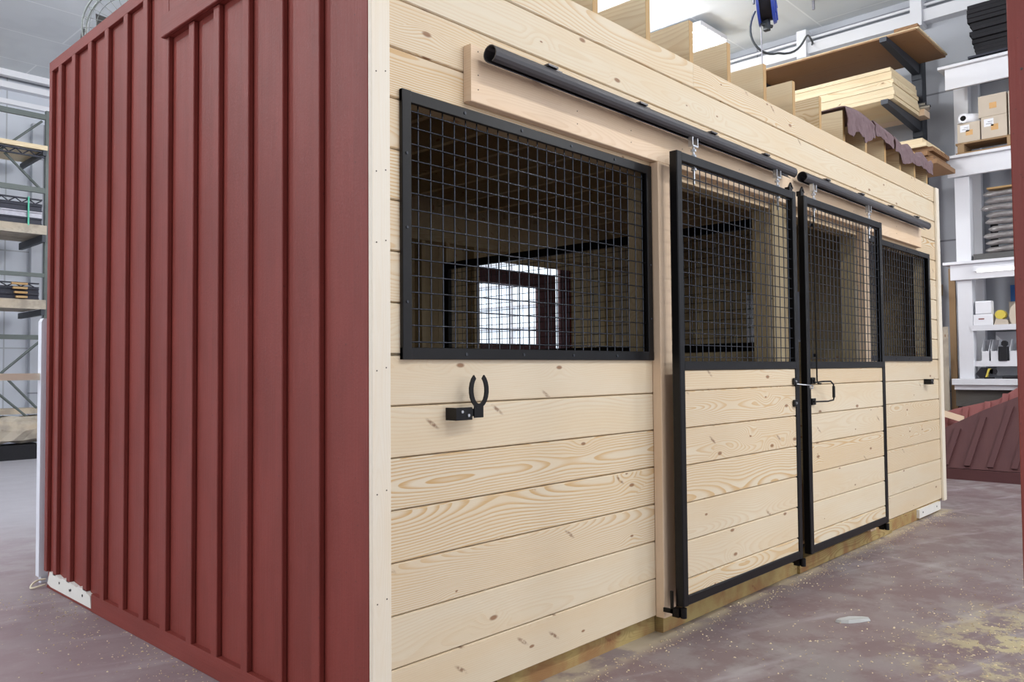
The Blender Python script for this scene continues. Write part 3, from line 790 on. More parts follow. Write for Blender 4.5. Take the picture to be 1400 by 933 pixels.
# ------------------------------------------------------------------ cantilever rack by the right wall
crack = empty('cantilever_rack', (9.55, 2.0, FL), 'dark steel cantilever rack holding plywood against the right wall', 'rack')
for y in (1.05, 2.78, 4.5):
    b = MB(); b.box(9.46, 9.62, y - .065, y + .065, FL, 5.42, ch=.006)
    for z in [k * .1 + .3 for k in range(49)]: b.box(9.455, 9.46, y - .03, y - .015, z, z + .04)
    b.build('column', M['steel_dark'], crack)
    for z in (5.085, 4.34, 3.50):
        b = MB()
        P = [(9.46, z - .14), (9.46, z - .005), (8.22, z - .005), (8.22, z - .06)]
        b.prism([(p[0], p[1]) for p in P], 1, y - .04, y + .04, grain=0)
        b.box(9.44, 9.46, y - .06, y + .06, z - .2, z + .02)
        b.build('arm', M['steel_dark'], crack)
b = MB()
for z in (.3, 2.6, 5.3): b.box(9.52, 9.56, 1.11, 4.44, z, z + .06)
b.build('tie_bar', M['steel_dark'], crack)
ordn = ['topmost', 'second from top', 'third from top', 'fourth from top', 'fifth from top', 'sixth from top', 'seventh from top', 'eighth from top', 'ninth from top']
# top level: two sheets, underside visible
for i, (z, x0, y0, y1) in enumerate(((5.082, 8.27, .70, 5.3), (5.105, 8.30, .68, 5.25))):
    b = MB(); b.box(x0, 9.44, y0, y1, z, z + .019, grain=1, rnd=.3 + i * .4)
    tag(b.build('plywood_sheet', M['ply_brown'] if i == 0 else M['ply'], loc=(8.9, 3, z)), ['brown sheet lying directly on the upper rack arms', 'pale sheet on top of the brown one on the upper rack arms'][i], 'plywood', 'sheets on the upper arms')
b = MB(); b.box(8.3, 8.39, .69, .95, 5.1255, 5.165, grain=1); tag(b.build('wood_block', M['ply_brown'], loc=(8.35, .8, 5.125)), 'small reddish wood block on the corner of the upper sheets', 'block')
# middle stack
zz = 4.338
N = 8
for i in range(N):
    th = .048; dy = [0.0, -.01, .0, .01, .0, .02, .02, .03][i]; dx = [0.0, .0, .008, .0, .01, .004, .012, .006][i]
    b = MB(); b.box(8.26 + dx, 9.2, .96 + dy, 5.1, zz, zz + th - .0025, grain=1, rnd=random.random(), ch=.001)
    tag(b.build('plywood_sheet', M['ply'], loc=(8.7, 3, zz)), 'thick plywood sheet on the middle rack arms, %s in the stack' % ordn[N - 1 - i], 'plywood', 'plywood stack on the middle arms')
    zz += th
b = MB(); b.box(9.21, 9.43, .9, 4.8, 4.338, 4.42, grain=1); tag(b.build('plank', M['pine_board'], loc=(9.3, 2.5, 4.34)), 'narrow plank on the middle rack arms behind the plywood stack', 'plank')
for i, (x, z, lab) in enumerate(((9.245, 4.446, 'lower left'), (9.30, 4.446, 'lower middle'), (9.355, 4.446, 'lower right'), (9.27, 4.494, 'upper left'), (9.328, 4.494, 'upper right'))):
    b = MB(); b.tube([(x, .84 + .02 * i, z), (x, 4.7, z)], .024, 12); b.prism(circ(x, z, .017, 10), 1, .838 + .02 * i, .842 + .02 * i, mi=1)
    tag(b.build('metal_pipe', [M['zinc'], M['darkin']], loc=(x, 2.5, z)), 'silvery pipe behind the plywood stack, %s of the bundle' % lab, 'pipe', 'pipes on the middle rack arms')
# lower level
zz = 3.498
for i in range(6):
    th = .055; x0 = [8.3, 8.34, 8.3, 8.36, 8.3, 8.33][i]
    b = MB(); b.box(x0, 9.02, .52 + .03 * (i % 3) + .02 * i, 4.9, zz, zz + th - .003, grain=1, ch=.001)
    tag(b.build('lumber_board', M['ply'] if i > 3 else M['ply_brown'], loc=(8.8, 2.6, zz)), 'wide board on the lowest rack arms, %s in the stack' % ordn[5 - i], 'board', 'boards on the lowest arms')
    zz += th

# ------------------------------------------------------------------ white shelving
sh = empty('storage_shelving', (9.4, -.9, FL), 'white painted timber shelving built along the right wall', 'shelving')
SX = 9.12
for y0 in (.40, -1.55, -3.4):
    b = MB(); b.box(SX, SX + .16, y0, y0 + .16, 1.03, 3.46, ch=.004); b.build('post', M['white'], sh)
    b = MB(); b.box(SX + .30, SX + .46, y0 + .06, y0 + .22, 3.726, 4.80, ch=.004); b.build('post', M['white'], sh)
    b = MB(); b.box(RX - .12, RX - .02, y0, y0 + .14, 1.03, 4.80, ch=.004); b.build('post', M['white'], sh)
for za, zb in ((4.545, 4.80), (3.47, 3.69), (2.215, 2.40)):
    b = MB(); b.box(SX - .045, SX - .001, -3.5, .62, za, zb, grain=1, ch=.003); b.build('beam', M['white'], sh)
    b = MB(); b.box(SX - .09, RX - .01, -3.5, .69, zb + .001, zb + .035, grain=1, ch=.003); b.build('shelf_board', M['white'], sh)
for z, x0 in ((1.63, SX + .02), (1.205, SX + .06)):
    b = MB(); b.box(x0 + .145, RX - .01, -3.4, .395, z, z + .03, grain=1); b.box(x0 - .01, x0 + .144, -1.35, .395, z, z + .03, grain=1); b.box(x0 - .03, x0 - .0105, -1.35, .42, z - .03, z + .035) ; b.build('shelf_board', M['white'], sh)
b = MB(); b.box(SX - .10, RX - .01, -3.5, .62, .955, 1.028, grain=1, ch=.004); b.box(SX - .07, SX - .05, -3.5, .6, .90, .954); b.build('counter', M['white'], sh)
b = MB(); b.box(RX - .06, RX - .015, -3.4, .3, 1.06, 1.60); b.build('back_board', M['white'], sh)
b = MB()
b.box(SX - .02, SX + .1, -3.4, .6, .70, .899, grain=1)
for y in (.42, .02, -.5, -1.6): b.box(SX, SX + .12, y, y + .14, FL, .699)
b.box(RX - .2, RX - .1, -3.4, .6, FL, .89)
b.build('base_frame', M['dark_timber'], sh)
lt = empty('tube_light', (SX - .08, -.4, 2.31), 'lit white tube light fixed along the shelf beam', 'light')
b = MB(); b.box(SX - .085, SX - .046, -1.5, .36, 2.30, 2.36, ch=.004); b.build('housing', M['white'], lt)
b = MB(); b.tube([(SX - .095, -1.45, 2.30), (SX - .095, .32, 2.30)], .014, 10); b.build('light_tube', M['tube'], lt)

# strip light under the ceiling behind the barn
cl = empty('ceiling_light', (8.6, 4.2, 6.1), 'bright ribbed strip light under the ceiling seen between the roof joists', 'light')
b = MB(); b.box(8.2, 8.95, 3.45, 4.9, 5.96, 6.02, ch=.01)
for x in (8.2, 8.385, 8.575, 8.765, 8.93): b.box(x, x + .02, 3.45, 4.9, 5.90, 5.9595)
b.tube([(8.58, 3.8, 6.02), (8.58, 3.8, 6.1)], .012, 6); b.tube([(8.58, 4.6, 6.02), (8.58, 4.6, 6.1)], .012, 6)
b.build('housing', M['white'], cl)
for x in (8.30, 8.49, 8.68, 8.86):
    b = MB(); b.tube([(x, 3.5, 5.932), (x, 4.85, 5.932)], .016, 8); b.build('light_tube', M['tube_bright'], cl)

# things on the shelving
for i in range(12):
    z = 4.90 + .052 * i; x0 = SX + random.uniform(-.02, .03); y1 = .30 + random.uniform(-.02, .03) + .006 * i
    b = MB(); b.box(x0, RX - .1, -1.3, y1, z, z + .050, ch=.004)
    tag(b.build('rubber_mat', M['matt_black'], loc=(9.4, -.5, z)), 'black rubber mat atop the white shelving, %s' % ((['%s' % q for q in ['just above the pallet', 'second from the pallet', 'third from the pallet', 'fourth from the pallet', 'fifth from the pallet', 'sixth from the pallet', 'sixth from the top', 'fifth from the top', 'fourth from the top', 'third from the top', 'second from the top', 'topmost']][i])), 'mat', 'stacked black mats')
b = MB(); b.box(SX - .03, RX - .1, -1.35, .37, 4.875, 4.899, grain=1)
for x in (SX, SX + .25, SX + .45): b.box(x, x + .07, -1.3, .33, 4.8365, 4.8745, grain=1)
tag(b.build('mat_pallet', M['blk_metal'], loc=(9.4, -.5, 4.836)), 'thin dark pallet under the black mats', 'pallet')
b = MB()
b.box(SX - .06, SX + .28, -1.2, .52, 3.845, 3.865, grain=1)
for y in (.50, -.02, -.55): b.box(SX - .06, SX + .28, y - .07, y, 3.7465, 3.844, grain=0)
b.box(SX - .06, SX + .28, -1.2, .52, 3.7265, 3.746, grain=1)
pal = b.build('wooden_pallet', M['pallet'], loc=(9.2, 0, 3.7265)); tag(pal, 'wooden pallet under the cardboard boxes on the white shelf', 'pallet')
def carton(x0, y0, y1, z0, h, label, lab=True):
    t = empty('cardboard_box', (x0 + .15, (y0 + y1) / 2, z0), label, 'box', 'boxes on the shelf pallet')
    b = MB(); b.box(x0, x0 + .28, y0, y1, z0, z0 + h, ch=.003); b.build('carton', M['card'], t)
    ym = (y0 + y1) / 2
    b = MB(); b.box(x0 - .0012, x0 - .0002, ym - .045, ym + .03, z0 + h * .35, z0 + h * .62); b.build('tape', M['tape'], t)
    if lab:
        b = MB(); b.box(x0 - .0012, x0 - .0002, y1 - .13, y1 - .03, z0 + h * .55, z0 + h * .9)
        b.box(x0 - .0016, x0 - .0013, y1 - .12, y1 - .05, z0 + h * .66, z0 + h * .68, mi=1); b.box(x0 - .0016, x0 - .0013, y1 - .12, y1 - .07, z0 + h * .75, z0 + h * .77, mi=1)
        b.build('paper_label', [M['label'], M['motor']], t)
xb = SX - .04
carton(xb, .26, .50, 3.866, .235, 'cardboard box under the white paper roll')
carton(xb, -.02, .245, 3.866, .26, 'cardboard box with a white sticker, right of the one under the roll')
carton(xb, -.02, .27, 4.128, .255, 'upper cardboard box stacked on the one with a white sticker', False)
carton(xb, -.33, -.04, 3.866, .26, 'cardboard box at the bottom right of the pallet, beside the red board', False)
carton(xb, -.33, -.04, 4.128, .255, 'cardboard box at the upper right of the pallet, beside the red board', False)
b = MB()
for k in range(1): pass
ro, ri = .055, .032; n = 20
cx0, yc_, zc_ = SX - .06, .43, 4.158
A = [(cx0 , yc_ + ro * math.cos(a), zc_ + ro * math.sin(a)) for a in [2 * math.pi * i / n for i in range(n)]]
A2 = [(cx0, yc_ + ri * math.cos(a), zc_ + ri * math.sin(a)) for a in [2 * math.pi * i / n for i in range(n)]]
Bq = [(p[0] + .09, p[1] - .12, p[2]) for p in A]; B2 = [(p[0] + .09, p[1] - .12, p[2]) for p in A2]
F = [(i, (i + 1) % n, n + (i + 1) % n, n + i) for i in range(n)]
b.poly(A + Bq, F, 0, .5, smooth=True); b.poly(A2 + B2, [tuple(reversed(f)) for f in F], 0, .5, mi=1, smooth=True)
b.poly(A + A2, F, 0, .5); b.poly(Bq + B2, F, 0, .5)
b.box(cx0 - .03, cx0 + .1, .44, .49, 4.1035, 4.107)
tag(b.build('paper_roll', [M['label'], M['darkin']], loc=(9.2, .42, 4.10)), 'white paper roll lying on the leftmost cardboard box', 'roll')
# bagged bundles
for i in range(9):
    z = 2.52 + .083 * i; rng = random.Random(40 + i); b = MB(); y1 = .26 + rng.uniform(-.04, .05)
    path = [(SX + .10 + rng.uniform(-.01, .01), y1, z + .04), (SX + .08, y1 - .05, z + .04 + rng.uniform(-.008, .008))]
    k = 0
    while path[-1][1] > -1.0: path.append((SX + .08, path[-1][1] - .12, z + .04 + rng.uniform(-.007, .007)))
    rad = [.012] + [rng.uniform(.031, .039) for _ in path[1:-1]] + [.015]
    b.tube(path, rad, 10)
    tag(b.build('bagged_bundle', M['film'], loc=(9.2, -.3, z)), 'plastic-wrapped grey bundle on the white shelving, %s' % ['bottom', 'second from bottom', 'third from bottom', 'fourth from bottom', 'middle', 'fourth from top', 'third from top', 'second from top', 'uppermost'][i], 'bundle', 'wrapped bundles on the shelf')
b = MB(); b.box(SX + .02, SX + .2, -1.1, .22, 3.275, 3.295, grain=1); tag(b.build('thin_board', M['ply_edge'], loc=(9.2, -.4, 3.275)), 'thin tan board lying on the wrapped bundles', 'board')
b = MB(); b.box(SX + .0, SX + .3, -1.1, .375, 2.436, 2.515, grain=1, ch=.004); tag(b.build('low_tray', M['motor'], loc=(9.2, -.4, 2.436)), 'dark shallow tray beneath the wrapped bundles', 'tray')
b = MB(); b.box(RX - .19, RX - .14, .22, .30, 2.436, 2.97, ch=.01); tag(b.build('level_tool', M['matt_black'], loc=(9.6, .26, 2.44)), 'black upright bar standing behind the post by the wrapped bundles', 'bar')
# small things lower down
SZ = 1.661
b = MB(); b.box(SX - .0, SX + .14, .19, .395, SZ, SZ + .13, ch=.006); b.box(SX - .0015, SX, .28, .34, SZ + .07, SZ + .085, mi=1)
tag(b.build('carton', [M['label'], M['red_pink']], loc=(SX + .1, .3, SZ)), 'flat white carton on the lit shelf, under another white box', 'box')
b = MB(); b.box(SX + .0, SX + .13, .205, .37, SZ + .131, SZ + .29, ch=.012)
tag(b.build('tub', M['label'], loc=(SX + .1, .3, SZ + .131)), 'bright white box stacked on the flat white carton', 'box')
b = MB()
P = circ(.115, SZ + .12, .055, 10); b.prism(P, 0, SX - .0, SX + .12); b.prism([(.18, SZ), (.03, SZ), (.05, SZ + .06), (.16, SZ + .075)], 0, SX - .0, SX + .12, mi=1)
tag(b.build('tape_roll', [M['yellow'], M['card']], loc=(SX + .05, .1, SZ)), 'yellow roll on crumpled paper beside the white carton', 'tape')
b = MB(); b.prism([(.0, SZ), (-.12, SZ), (-.12, SZ + .22), (-.05, SZ + .26), (.01, SZ + .2), (.03, SZ + .1)], 0, SX + .02, SX + .13); tag(b.build('paper_bag', M['card'], loc=(SX + .07, 0, SZ)), 'rumpled tan paper bag on the lit shelf by the red board', 'bag')
b = MB(); b.box(RX - .2, RX - .02, -.18, .1, 1.96, 2.16, ch=.004); b.box(RX - .2, RX - .02, -.18, .12, SZ, 1.959, ch=.004, mi=1); tag(b.build('blue_carton', [M['blue_box'], M['card']], loc=(9.6, 0, SZ)), 'blue-topped carton at the back of the lit shelf', 'box')
SZ2 = 1.236
def holder(y, lab):
    b = MB(); x0 = SX + .04; w = .075
    for yy in (y, y - w):
        b.prism([(x0, SZ2), (x0 + .22, SZ2), (x0 + .22, SZ2 + .26), (x0 + .12, SZ2 + .26), (x0, SZ2 + .12)], 1, yy - .004, yy, grain=0)
    b.box(x0 + .215, x0 + .22, y - w, y, SZ2, SZ2 + .26); b.box(x0, x0 + .22, y - w, y, SZ2, SZ2 + .004); b.box(x0, x0 + .004, y - w, y, SZ2, SZ2 + .12)
    tag(b.build('magazine_holder', M['white'], loc=(x0 + .1, y, SZ2)), lab, 'file holder', 'file holders under the lit shelf')
holder(.33, 'white file holder nearest the shelving post')
holder(.235, 'white file holder behind the black pouch')
holder(.04, 'white file holder beside the red board')
b = MB(); b.box(SX + .02, SX + .11, .055, .15, SZ2, SZ2 + .17, ch=.015); b.box(SX + .03, SX + .1, .06, .12, SZ2 + .171, SZ2 + .24, ch=.02)
tag(b.build('tool_pouch', M['matt_black'], loc=(SX + .06, .1, SZ2)), 'black pouch standing between the file holders', 'pouch')
CZ0 = 1.029
dr = empty('cordless_drill', (SX + .04, .27, CZ0), 'black and yellow power tool on the white counter', 'drill')
b = MB()
b.prism([(.345, CZ0 + .01), (.385, CZ0 + .06), (.33, CZ0 + .135), (.275, CZ0 + .135), (.27, CZ0 + .01)], 0, SX - .0, SX + .06)
b.prism(circ(.205, CZ0 + .085, .034, 10), 0, SX - .0, SX + .06); b.box(SX, SX + .06, .205, .28, CZ0 + .06, CZ0 + .115); b.box(SX, SX + .06, .20, .30, CZ0 + .001, CZ0 + .02)
b.build('tool_body', M['matt_black'], dr)
b = MB(); b.prism([(.27, CZ0 + .02), (.285, CZ0 + .02), (.255, CZ0 + .12), (.23, CZ0 + .12)], 0, SX - .004, SX + .064); b.build('grip', M['yellow'], dr)
b = MB(); b.tube([(SX + .05, .12, CZ0 + .014), (SX + .07, -.05, CZ0 + .014)], .014, 8); b.tube([(SX + .06, .05, CZ0 + .014), (SX + .1, -.08, CZ0 + .02)], .012, 8)
tag(b.build('hand_tool', M['matt_black'], loc=(SX + .06, 0, CZ0)), 'low black hand tool on the counter right of the power tool', 'tool')

# boards and a small shelf between barn and shelving
b = MB(); b.box(9.30, 9.34, .63, .70, FL, 2.39, grain=2); tag(b.build('leaning_board', M['pallet'], loc=(9.37, .66, FL)), 'tall brown board upright beside the white shelving post', 'board')
b = MB(); b.box(9.05, 9.08, .66, .72, FL, 1.66, grain=2); tag(b.build('grey_board', M['old_wood'], loc=(9.06, .7, FL)), 'narrow grey board upright in front of the brown board', 'board')
st = empty('wooden_shelf', (9.3, 1.0, FL), 'narrow dark wooden shelf unit between the barn and the white shelving', 'shelf')
b = MB()
b.box(9.1, 9.44, .78, 1.3, 1.08, 1.11, grain=1); b.box(9.1, 9.44, .78, 1.3, 1.40, 1.42, grain=1)
b.build('shelf_board', M['pallet'], st)
b = MB()
for y in (.79, 1.27): b.box(9.12, 9.42, y, y + .03, FL, 1.079, grain=2); b.box(9.12, 9.42, y, y + .03, 1.111, 1.399, grain=2)
b.build('side_board', M['pallet'], st)
for i, (z, h) in enumerate(((1.111, .07), (1.182, .06))):
    b = MB(); b.box(9.09, 9.3, .83 + .01 * i, 1.05, z, z + h, ch=.004)
    tag(b.build('small_box', M['label'], loc=(9.2, .9, z)), ['lower white box on the small wooden shelf', 'upper white box on the small wooden shelf'][i], 'box', 'boxes on the small shelf')
b = MB(); b.prism(circ(.97, 2.17, .045, 12), 0, 8.9, 9.8); b.box(9.65, 9.8, .9, 1.04, 2.10, 2.24); tag(b.build('wall_peg', M['pallet'], loc=(9.3, .97, 2.17)), 'round wooden stub sticking out of the wall beside the barn corner', 'peg')

# ------------------------------------------------------------------ red gable panels lying by the shelving
def gable(base, dirv, y_hi, prof, mat, name, label, battens, th=.03, lean=-.21):
    """flat panel reclining away from the camera; prof: list of (y, s) along the slope"""
    d = Vector(dirv).normalized(); nrm_ = Vector((-d.z, 0, d.x))
    bp_ = Vector(base)
    def P3(y, s_, o): return bp_ + Vector((0, y, 0)) + d * s_ + nrm_ * o
    t = empty(name, (base[0], 0, FL), label, 'panel', 'red gable panels leaning on the floor')
    b = MB(); n = len(prof)
    pts = [tuple(P3(y, s_, 0)) for y, s_ in prof] + [tuple(P3(y, s_, -th)) for y, s_ in prof]
    b.poly(pts, [tuple(range(n)), tuple(range(2 * n - 1, n - 1, -1))] + [(i, (i + 1) % n, n + (i + 1) % n, n + i) for i in range(n)], 2, .3)
    b.build('panel_sheet', mat, t)
    for y, s0, s1 in battens:
        b = MB(); w = .06
        yl = y + lean * (s1 - s0)
        q = [P3(y, s0, .001), P3(y + w, s0, .001), P3(yl + w, s1, .001), P3(yl, s1, .001)]
        q2 = [P3(y, s0, .022), P3(y + w, s0, .022), P3(yl + w, s1, .022), P3(yl, s1, .022)]
        b.poly([tuple(v) for v in q + q2], [(0, 1, 2, 3), (7, 6, 5, 4), (0, 4, 5, 1), (1, 5, 6, 2), (2, 6, 7, 3), (3, 7, 4, 0)], 2, random.random())
        b.build('batten', mat, t)
    return t, P3
pr_ = [(1.35, 0), (1.35, .05), (.60, .48), (.22, .71), (-.15, .90), (-.5, 1.09), (-.9, 1.09), (-.9, 0)]
ga, P3 = gable((8.45, 0, .03), (.35, 0, .80), 1.3, pr_, M['red_dull'], 'gable_panel', 'dark red gable panel with battens reclining by the white shelving', [(.76, .03, .34), (.53, .03, .47), (.31, .03, .62), (.08, .03, .76), (-.15, .03, .87), (-.38, .03, .98), (-.62, .03, .98)])
b = MB(); b.box(8.42, 8.449, -.9, 1.35, FL, .024, grain=1); b.build('foot_board', M['red_dull'], ga)
b = MB()
for y in (.9, .2, -.6):   # struts propping the panel up from behind
    q = P3(y, .5, -.035); b.tube([q, (q.x + .02, y, FL)], .02, 6)
b.build('prop', M['pallet'], ga)
pr2 = [(1.2, .02), (1.2, .50), (.65, .67), (.52, .72), (.12, .835), (-.06, .98), (-.12, 1.02), (-.8, 1.02), (-.8, .02)]
gb, P3b = gable((8.60, 0, .03), (.35, 0, .80), 1.3, pr2, M['red_pink'], 'gable_panel', 'paler red gable panel lying behind the dark red one', [(y, .05, e_) for y, e_ in ((.86, .55), (.63, .66), (.43, .73), (.21, .80), (.04, .9), (-.2, .99))], lean=-.03)
b = MB()
for y in (1.2, -.4):
    q = P3b(y, .12, -.035); b.tube([q, (q.x, y, FL)], .03, 6)
b.build('prop', M['pallet'], gb)
# loose pale board lying between the panels
b = MB(); q0, q1 = Vector((8.735, 1.15, .745)), Vector((8.705, .42, .525))
dd = (q1 - q0).normalized(); sv = Vector((.2, 0, .9)).normalized() * .075; up = dd.cross(sv).normalized() * .02
P = [q0, q1, q1 + sv, q0 + sv, q0 + up, q1 + up, q1 + sv + up, q0 + sv + up]
b.poly([tuple(p) for p in P], [(0, 1, 2, 3), (7, 6, 5, 4), (0, 4, 5, 1), (1, 5, 6, 2), (2, 6, 7, 3), (3, 7, 4, 0)], 1, .4)
tag(b.build('loose_board', M['pine_board'], loc=(9.05, .9, .5)), 'pale board resting between the two red gable panels', 'board')

# ------------------------------------------------------------------ near right: edge of another red panel
b = MB(); b.box(1.302, 1.33, -1.86, -1.60, FL, 3.05, grain=2, ch=.003, rnd=.5)
np_ = b.build('red_corner_board', M['red'], loc=(1.31, -1.6, FL)); tag(np_, 'tall red painted board standing close at the far right of the view', 'board')
b = MB()
for y, z in ((-1.637, 2.13), (-1.66, 1.4), (-1.64, .7)): b.prism(circ(y, z, .004, 8), 0, 1.3005, 1.302)
b.build('nail', M['nail'], np_)
b = MB(); b.box(1.34, 1.40, -1.82, -1.66, FL, 3.0, grain=2); b.build('backing_stud', M['pine_in'], np_)

# ------------------------------------------------------------------ fence at the back left corner
fe = empty('fence_section', (-.02, 3.36, FL), 'white fence post with a pale wooden rail at the back corner of the barn', 'fence')
def post(x, y):
    b = MB()
    P = [(x - .025, y - .03), (x + .05, y - .03), (x + .05, y + .03), (x - .025, y + .03)]
    zt = 1.53
    pts = [(p[0], p[1], FL + .04) for p in P] + [(P[0][0], P[0][1], zt - .02), (P[1][0], P[1][1], zt), (P[2][0], P[2][1], zt), (P[3][0], P[3][1], zt - .02)]
    pts += [(P[0][0] + .012, P[0][1], zt), (P[3][0] + .012, P[3][1], zt)]
    b.poly(pts, [(0, 3, 2, 1), (0, 1, 5, 8, 4), (1, 2, 6, 5), (2, 3, 7, 9, 6), (3, 0, 4, 7), (4, 8, 9, 7), (8, 5, 6, 9)], 2, .5)
    b.box(x - .01, x + .04, y - .02, y + .02, FL, FL + .041)
    return b
post(-.002, 3.36).build('post', M['white_v'], fe); post(-2.6, 3.36).build('post', M['white_v'], fe)
b = MB(); b.box(-2.574, -.0275, 3.345, 3.38, 1.148, 1.19, grain=0); b.build('rail', M['pine_pale'], fe)
# cream strap loop by the skid
b = MB(); b.tube(bez((.0, 3.29, FL + .03), (-.06, 3.30, FL + .04), (-.10, 3.25, FL + .008), (-.10, 3.22, FL + .008)) + bez((-.10, 3.22, FL + .008), (-.10, 3.19, FL + .008), (-.04, 3.20, FL + .02), (-.026, 3.21, FL + .015))[1:], .006, 6)
tag(b.build('strap_loop', M['cream'], loc=(-.05, 3.25, FL)), 'small cream strap loop on the floor at the back corner of the red wall', 'strap')
# white scrap on the floor
b = MB()
prof = [(0, 0), (.03, .012), (.09, .02), (.17, .018), (.2, .004), (.185, -.028), (.12, -.038), (.05, -.04), (.015, -.022)]
c0 = Vector((2.44, -.55, FL)); ang = -.58
rot = Matrix.Translation(c0) @ Matrix.Rotation(ang, 4, 'Z')
n = len(prof); pts = [(p[0], p[1], 0.001) for p in prof] + [(p[0] * .94 + .006, p[1] * .85, .014 + .005 * math.sin(p[0] * 20)) for p in prof]
b.poly(pts, [tuple(range(n - 1, -1, -1)), tuple(range(n, 2 * n))] + [(i, (i + 1) % n, n + (i + 1) % n, n + i) for i in range(n)], 0, .5, mat=rot)
tag(b.build('foam_scrap', M['stone'], loc=c0), 'flat white scrap lying on the floor in front of the doors', 'scrap')
# wood shavings
b = MB(); rng = random.Random(5)
def chip(x, y, s_):
    a = rng.uniform(0, 6.28); l = s_ * rng.uniform(.6, 1.6); w = s_ * rng.uniform(.2, .5); h = rng.uniform(.001, .003)
    m = Matrix.Translation((x, y, FL + .0005)) @ Matrix.Rotation(a, 4, 'Z')
    b.poly([(-l, -w, 0), (l, -w, 0), (l * .8, w, h), (-l * .8, w, h), (0, 0, h * 2)], [(0, 1, 4), (1, 2, 4), (2, 3, 4), (3, 0, 4), (3, 2, 1, 0)], 0, rng.random(), m)
for _ in range(700): chip(rng.uniform(.7, 6.2), -abs(rng.gauss(0, .10)) - .03, .004)
for _ in range(500): chip(-abs(rng.gauss(0, .22)) - .03, rng.uniform(.1, 3.1), .004)
for _ in range(700): chip(rng.uniform(.6, 4.5), rng.uniform(-1.8, -.1), .004)
for _ in range(700): chip(2.5 + rng.gauss(0, .6), -1.3 + rng.gauss(0, .3), .0045)
sv_ = b.build('wood_shavings', M['ply']); tag(sv_, 'pale wood shavings scattered over the floor round the barn', 'shavings'); sv_['kind'] = 'stuff'
b = MB(); m = Matrix.Translation((.03, 4.4, FL + .001)) @ Matrix.Rotation(.4, 4, 'Z')
b.box(-.1, .06, -.03, .03, 0, .002, mat=Matrix.Translation((-.55, 4.95, FL + .001)) @ Matrix.Rotation(.5, 4, 'Z'))
tag(b.build('paper_scrap', M['label'], loc=(-.55, 4.95, FL)), 'small white paper scrap on the floor far left', 'paper')

# ------------------------------------------------------------------ pallet rack and stock at the back left
rk = empty('pallet_rack', (1.7, 11.8, FL), 'tall grey steel storage rack against the back wall at left', 'rack')
RY = 11.5
for x in (2.40, .9): 
    b = MB(); b.box(x, x + .07, RY, RY + .07, FL, 5.25); b.build('upright', M['steel_green'], rk)
for za, zb in ((5.11, 5.19), (3.96, 4.04), (2.66, 2.72), (1.70, 1.77)):
    b = MB(); b.box(.971, 2.399, RY + .005, RY + .05, za, zb); b.build('cross_member', M['steel_green'], rk)
for (xa, z_a, xb_, z_b) in ((2.35, 5.08, 1.35, 4.1), (1.0, 5.08, 1.9, 4.4), (1.85, 4.5, 2.38, 3.98), (2.36, 1.68, 1.0, .4), (1.0, 1.66, 2.38, .35), (1.84, 1.2, 2.32, .66)):
    if (xa, xb_) == (1.0, 1.9): continue
    b = MB(); b.tube([(xa, RY + .03, z_a), (xb_, RY + .03, z_b)], .02, 6); b.build('brace', M['steel_green'], rk)
for z, m in ((4.60, 'ply'), (3.30, 'old_wood'), (2.16, 'old_wood')):
    b = MB(); b.box(-1.2, 2.39, RY - .12, RY - .0, z - (.0 if m == 'ply' else .0), z + (.07 if m == 'ply' else .14), grain=0)
    b.box(-1.2, 2.39, RY - .0 + .09, RY + 1.0, z + .02, z + .05, grain=0)
    b.build('deck_board', M[m], rk)
# struts carrying the decks
for z in (4.55, 3.22, 2.10):
    for x in (-.9, .95, 2.33): b = MB(); b.box(x, x + .05, RY - .11, RY + 1.05, z - .03, z + (.049 if z == 4.55 else .079) - .0 - (.02 if z == 2.10 else 0)); b.build('deck_support', M['steel_dark'], rk)
b = MB(); b.box(-.9, -.84, RY, RY + .06, FL, 5.2); b.build('upright', M['steel_green'], rk)
# black perforated steel sections stacked on the decks
def section(x0, x1, y, z, h, label, grp, lattice=False, mat='blk_metal'):
    b = MB()
    b.box(x0, x1, y, y + .05, z, z + .018, grain=0); b.box(x0, x1, y, y + .05, z + h - .018, z + h, grain=0)
    if lattice:
        x = x0; s_ = 1
        while x < x1 - .08:
            b.tube([(x, y + .025, z + .015 if s_ > 0 else z + h - .015), (x + .09, y + .025, z + h - .015 if s_ > 0 else z + .015)], .009, 5); x += .09; s_ = -s_
    else: b.box(x0, x1, y + .02, y + .03, z + .018, z + h - .018, grain=0)
    return tag(b.build('steel_section', M[mat], loc=((x0 + x1) / 2, y, z)), label, 'steel section', grp)
section(-1.0, 2.36, RY - .1, 4.485, .1, 'black lattice steel joist hanging under the top deck of the left rack', 'lattice joists on the left rack', True)
nm = ['lowest', 'second', 'third', 'fourth', 'uppermost']
for i in range(4):
    section(-1.0, 2.33, RY - .1, 3.445 + .1 * i, .094, 'dark steel on the middle deck of the left rack, %s' % ['lowest', 'second from the bottom', 'third from the bottom', 'uppermost'][i], 'steel on the middle deck', i == 3, 'blk_metal' if i != 1 else 'grey_metal')
for i in range(3):
    section(-1.0, 2.3, RY - .1, 2.305 + .085 * i, .08, 'dark steel on the lower deck of the left rack, %s' % ['lowest', 'middle', 'uppermost'][i], 'steel on the lower deck', i == 2)
for i in range(4):
    b = MB(); b.box(1.98 - .02 * i, 2.13, RY - .16, RY - .105, 2.315 + .066 * i, 2.345 + .066 * i, grain=0)
    tag(b.build('spacer_block', M['ply_edge'], loc=(2.05, RY - .13, 2.31 + .066 * i)), 'tan wood spacer against the lower steel pile, %s of four' % ['lowest', 'second from the bottom', 'second from the top', 'topmost'][i], 'spacer', 'spacers by the lower steel pile')
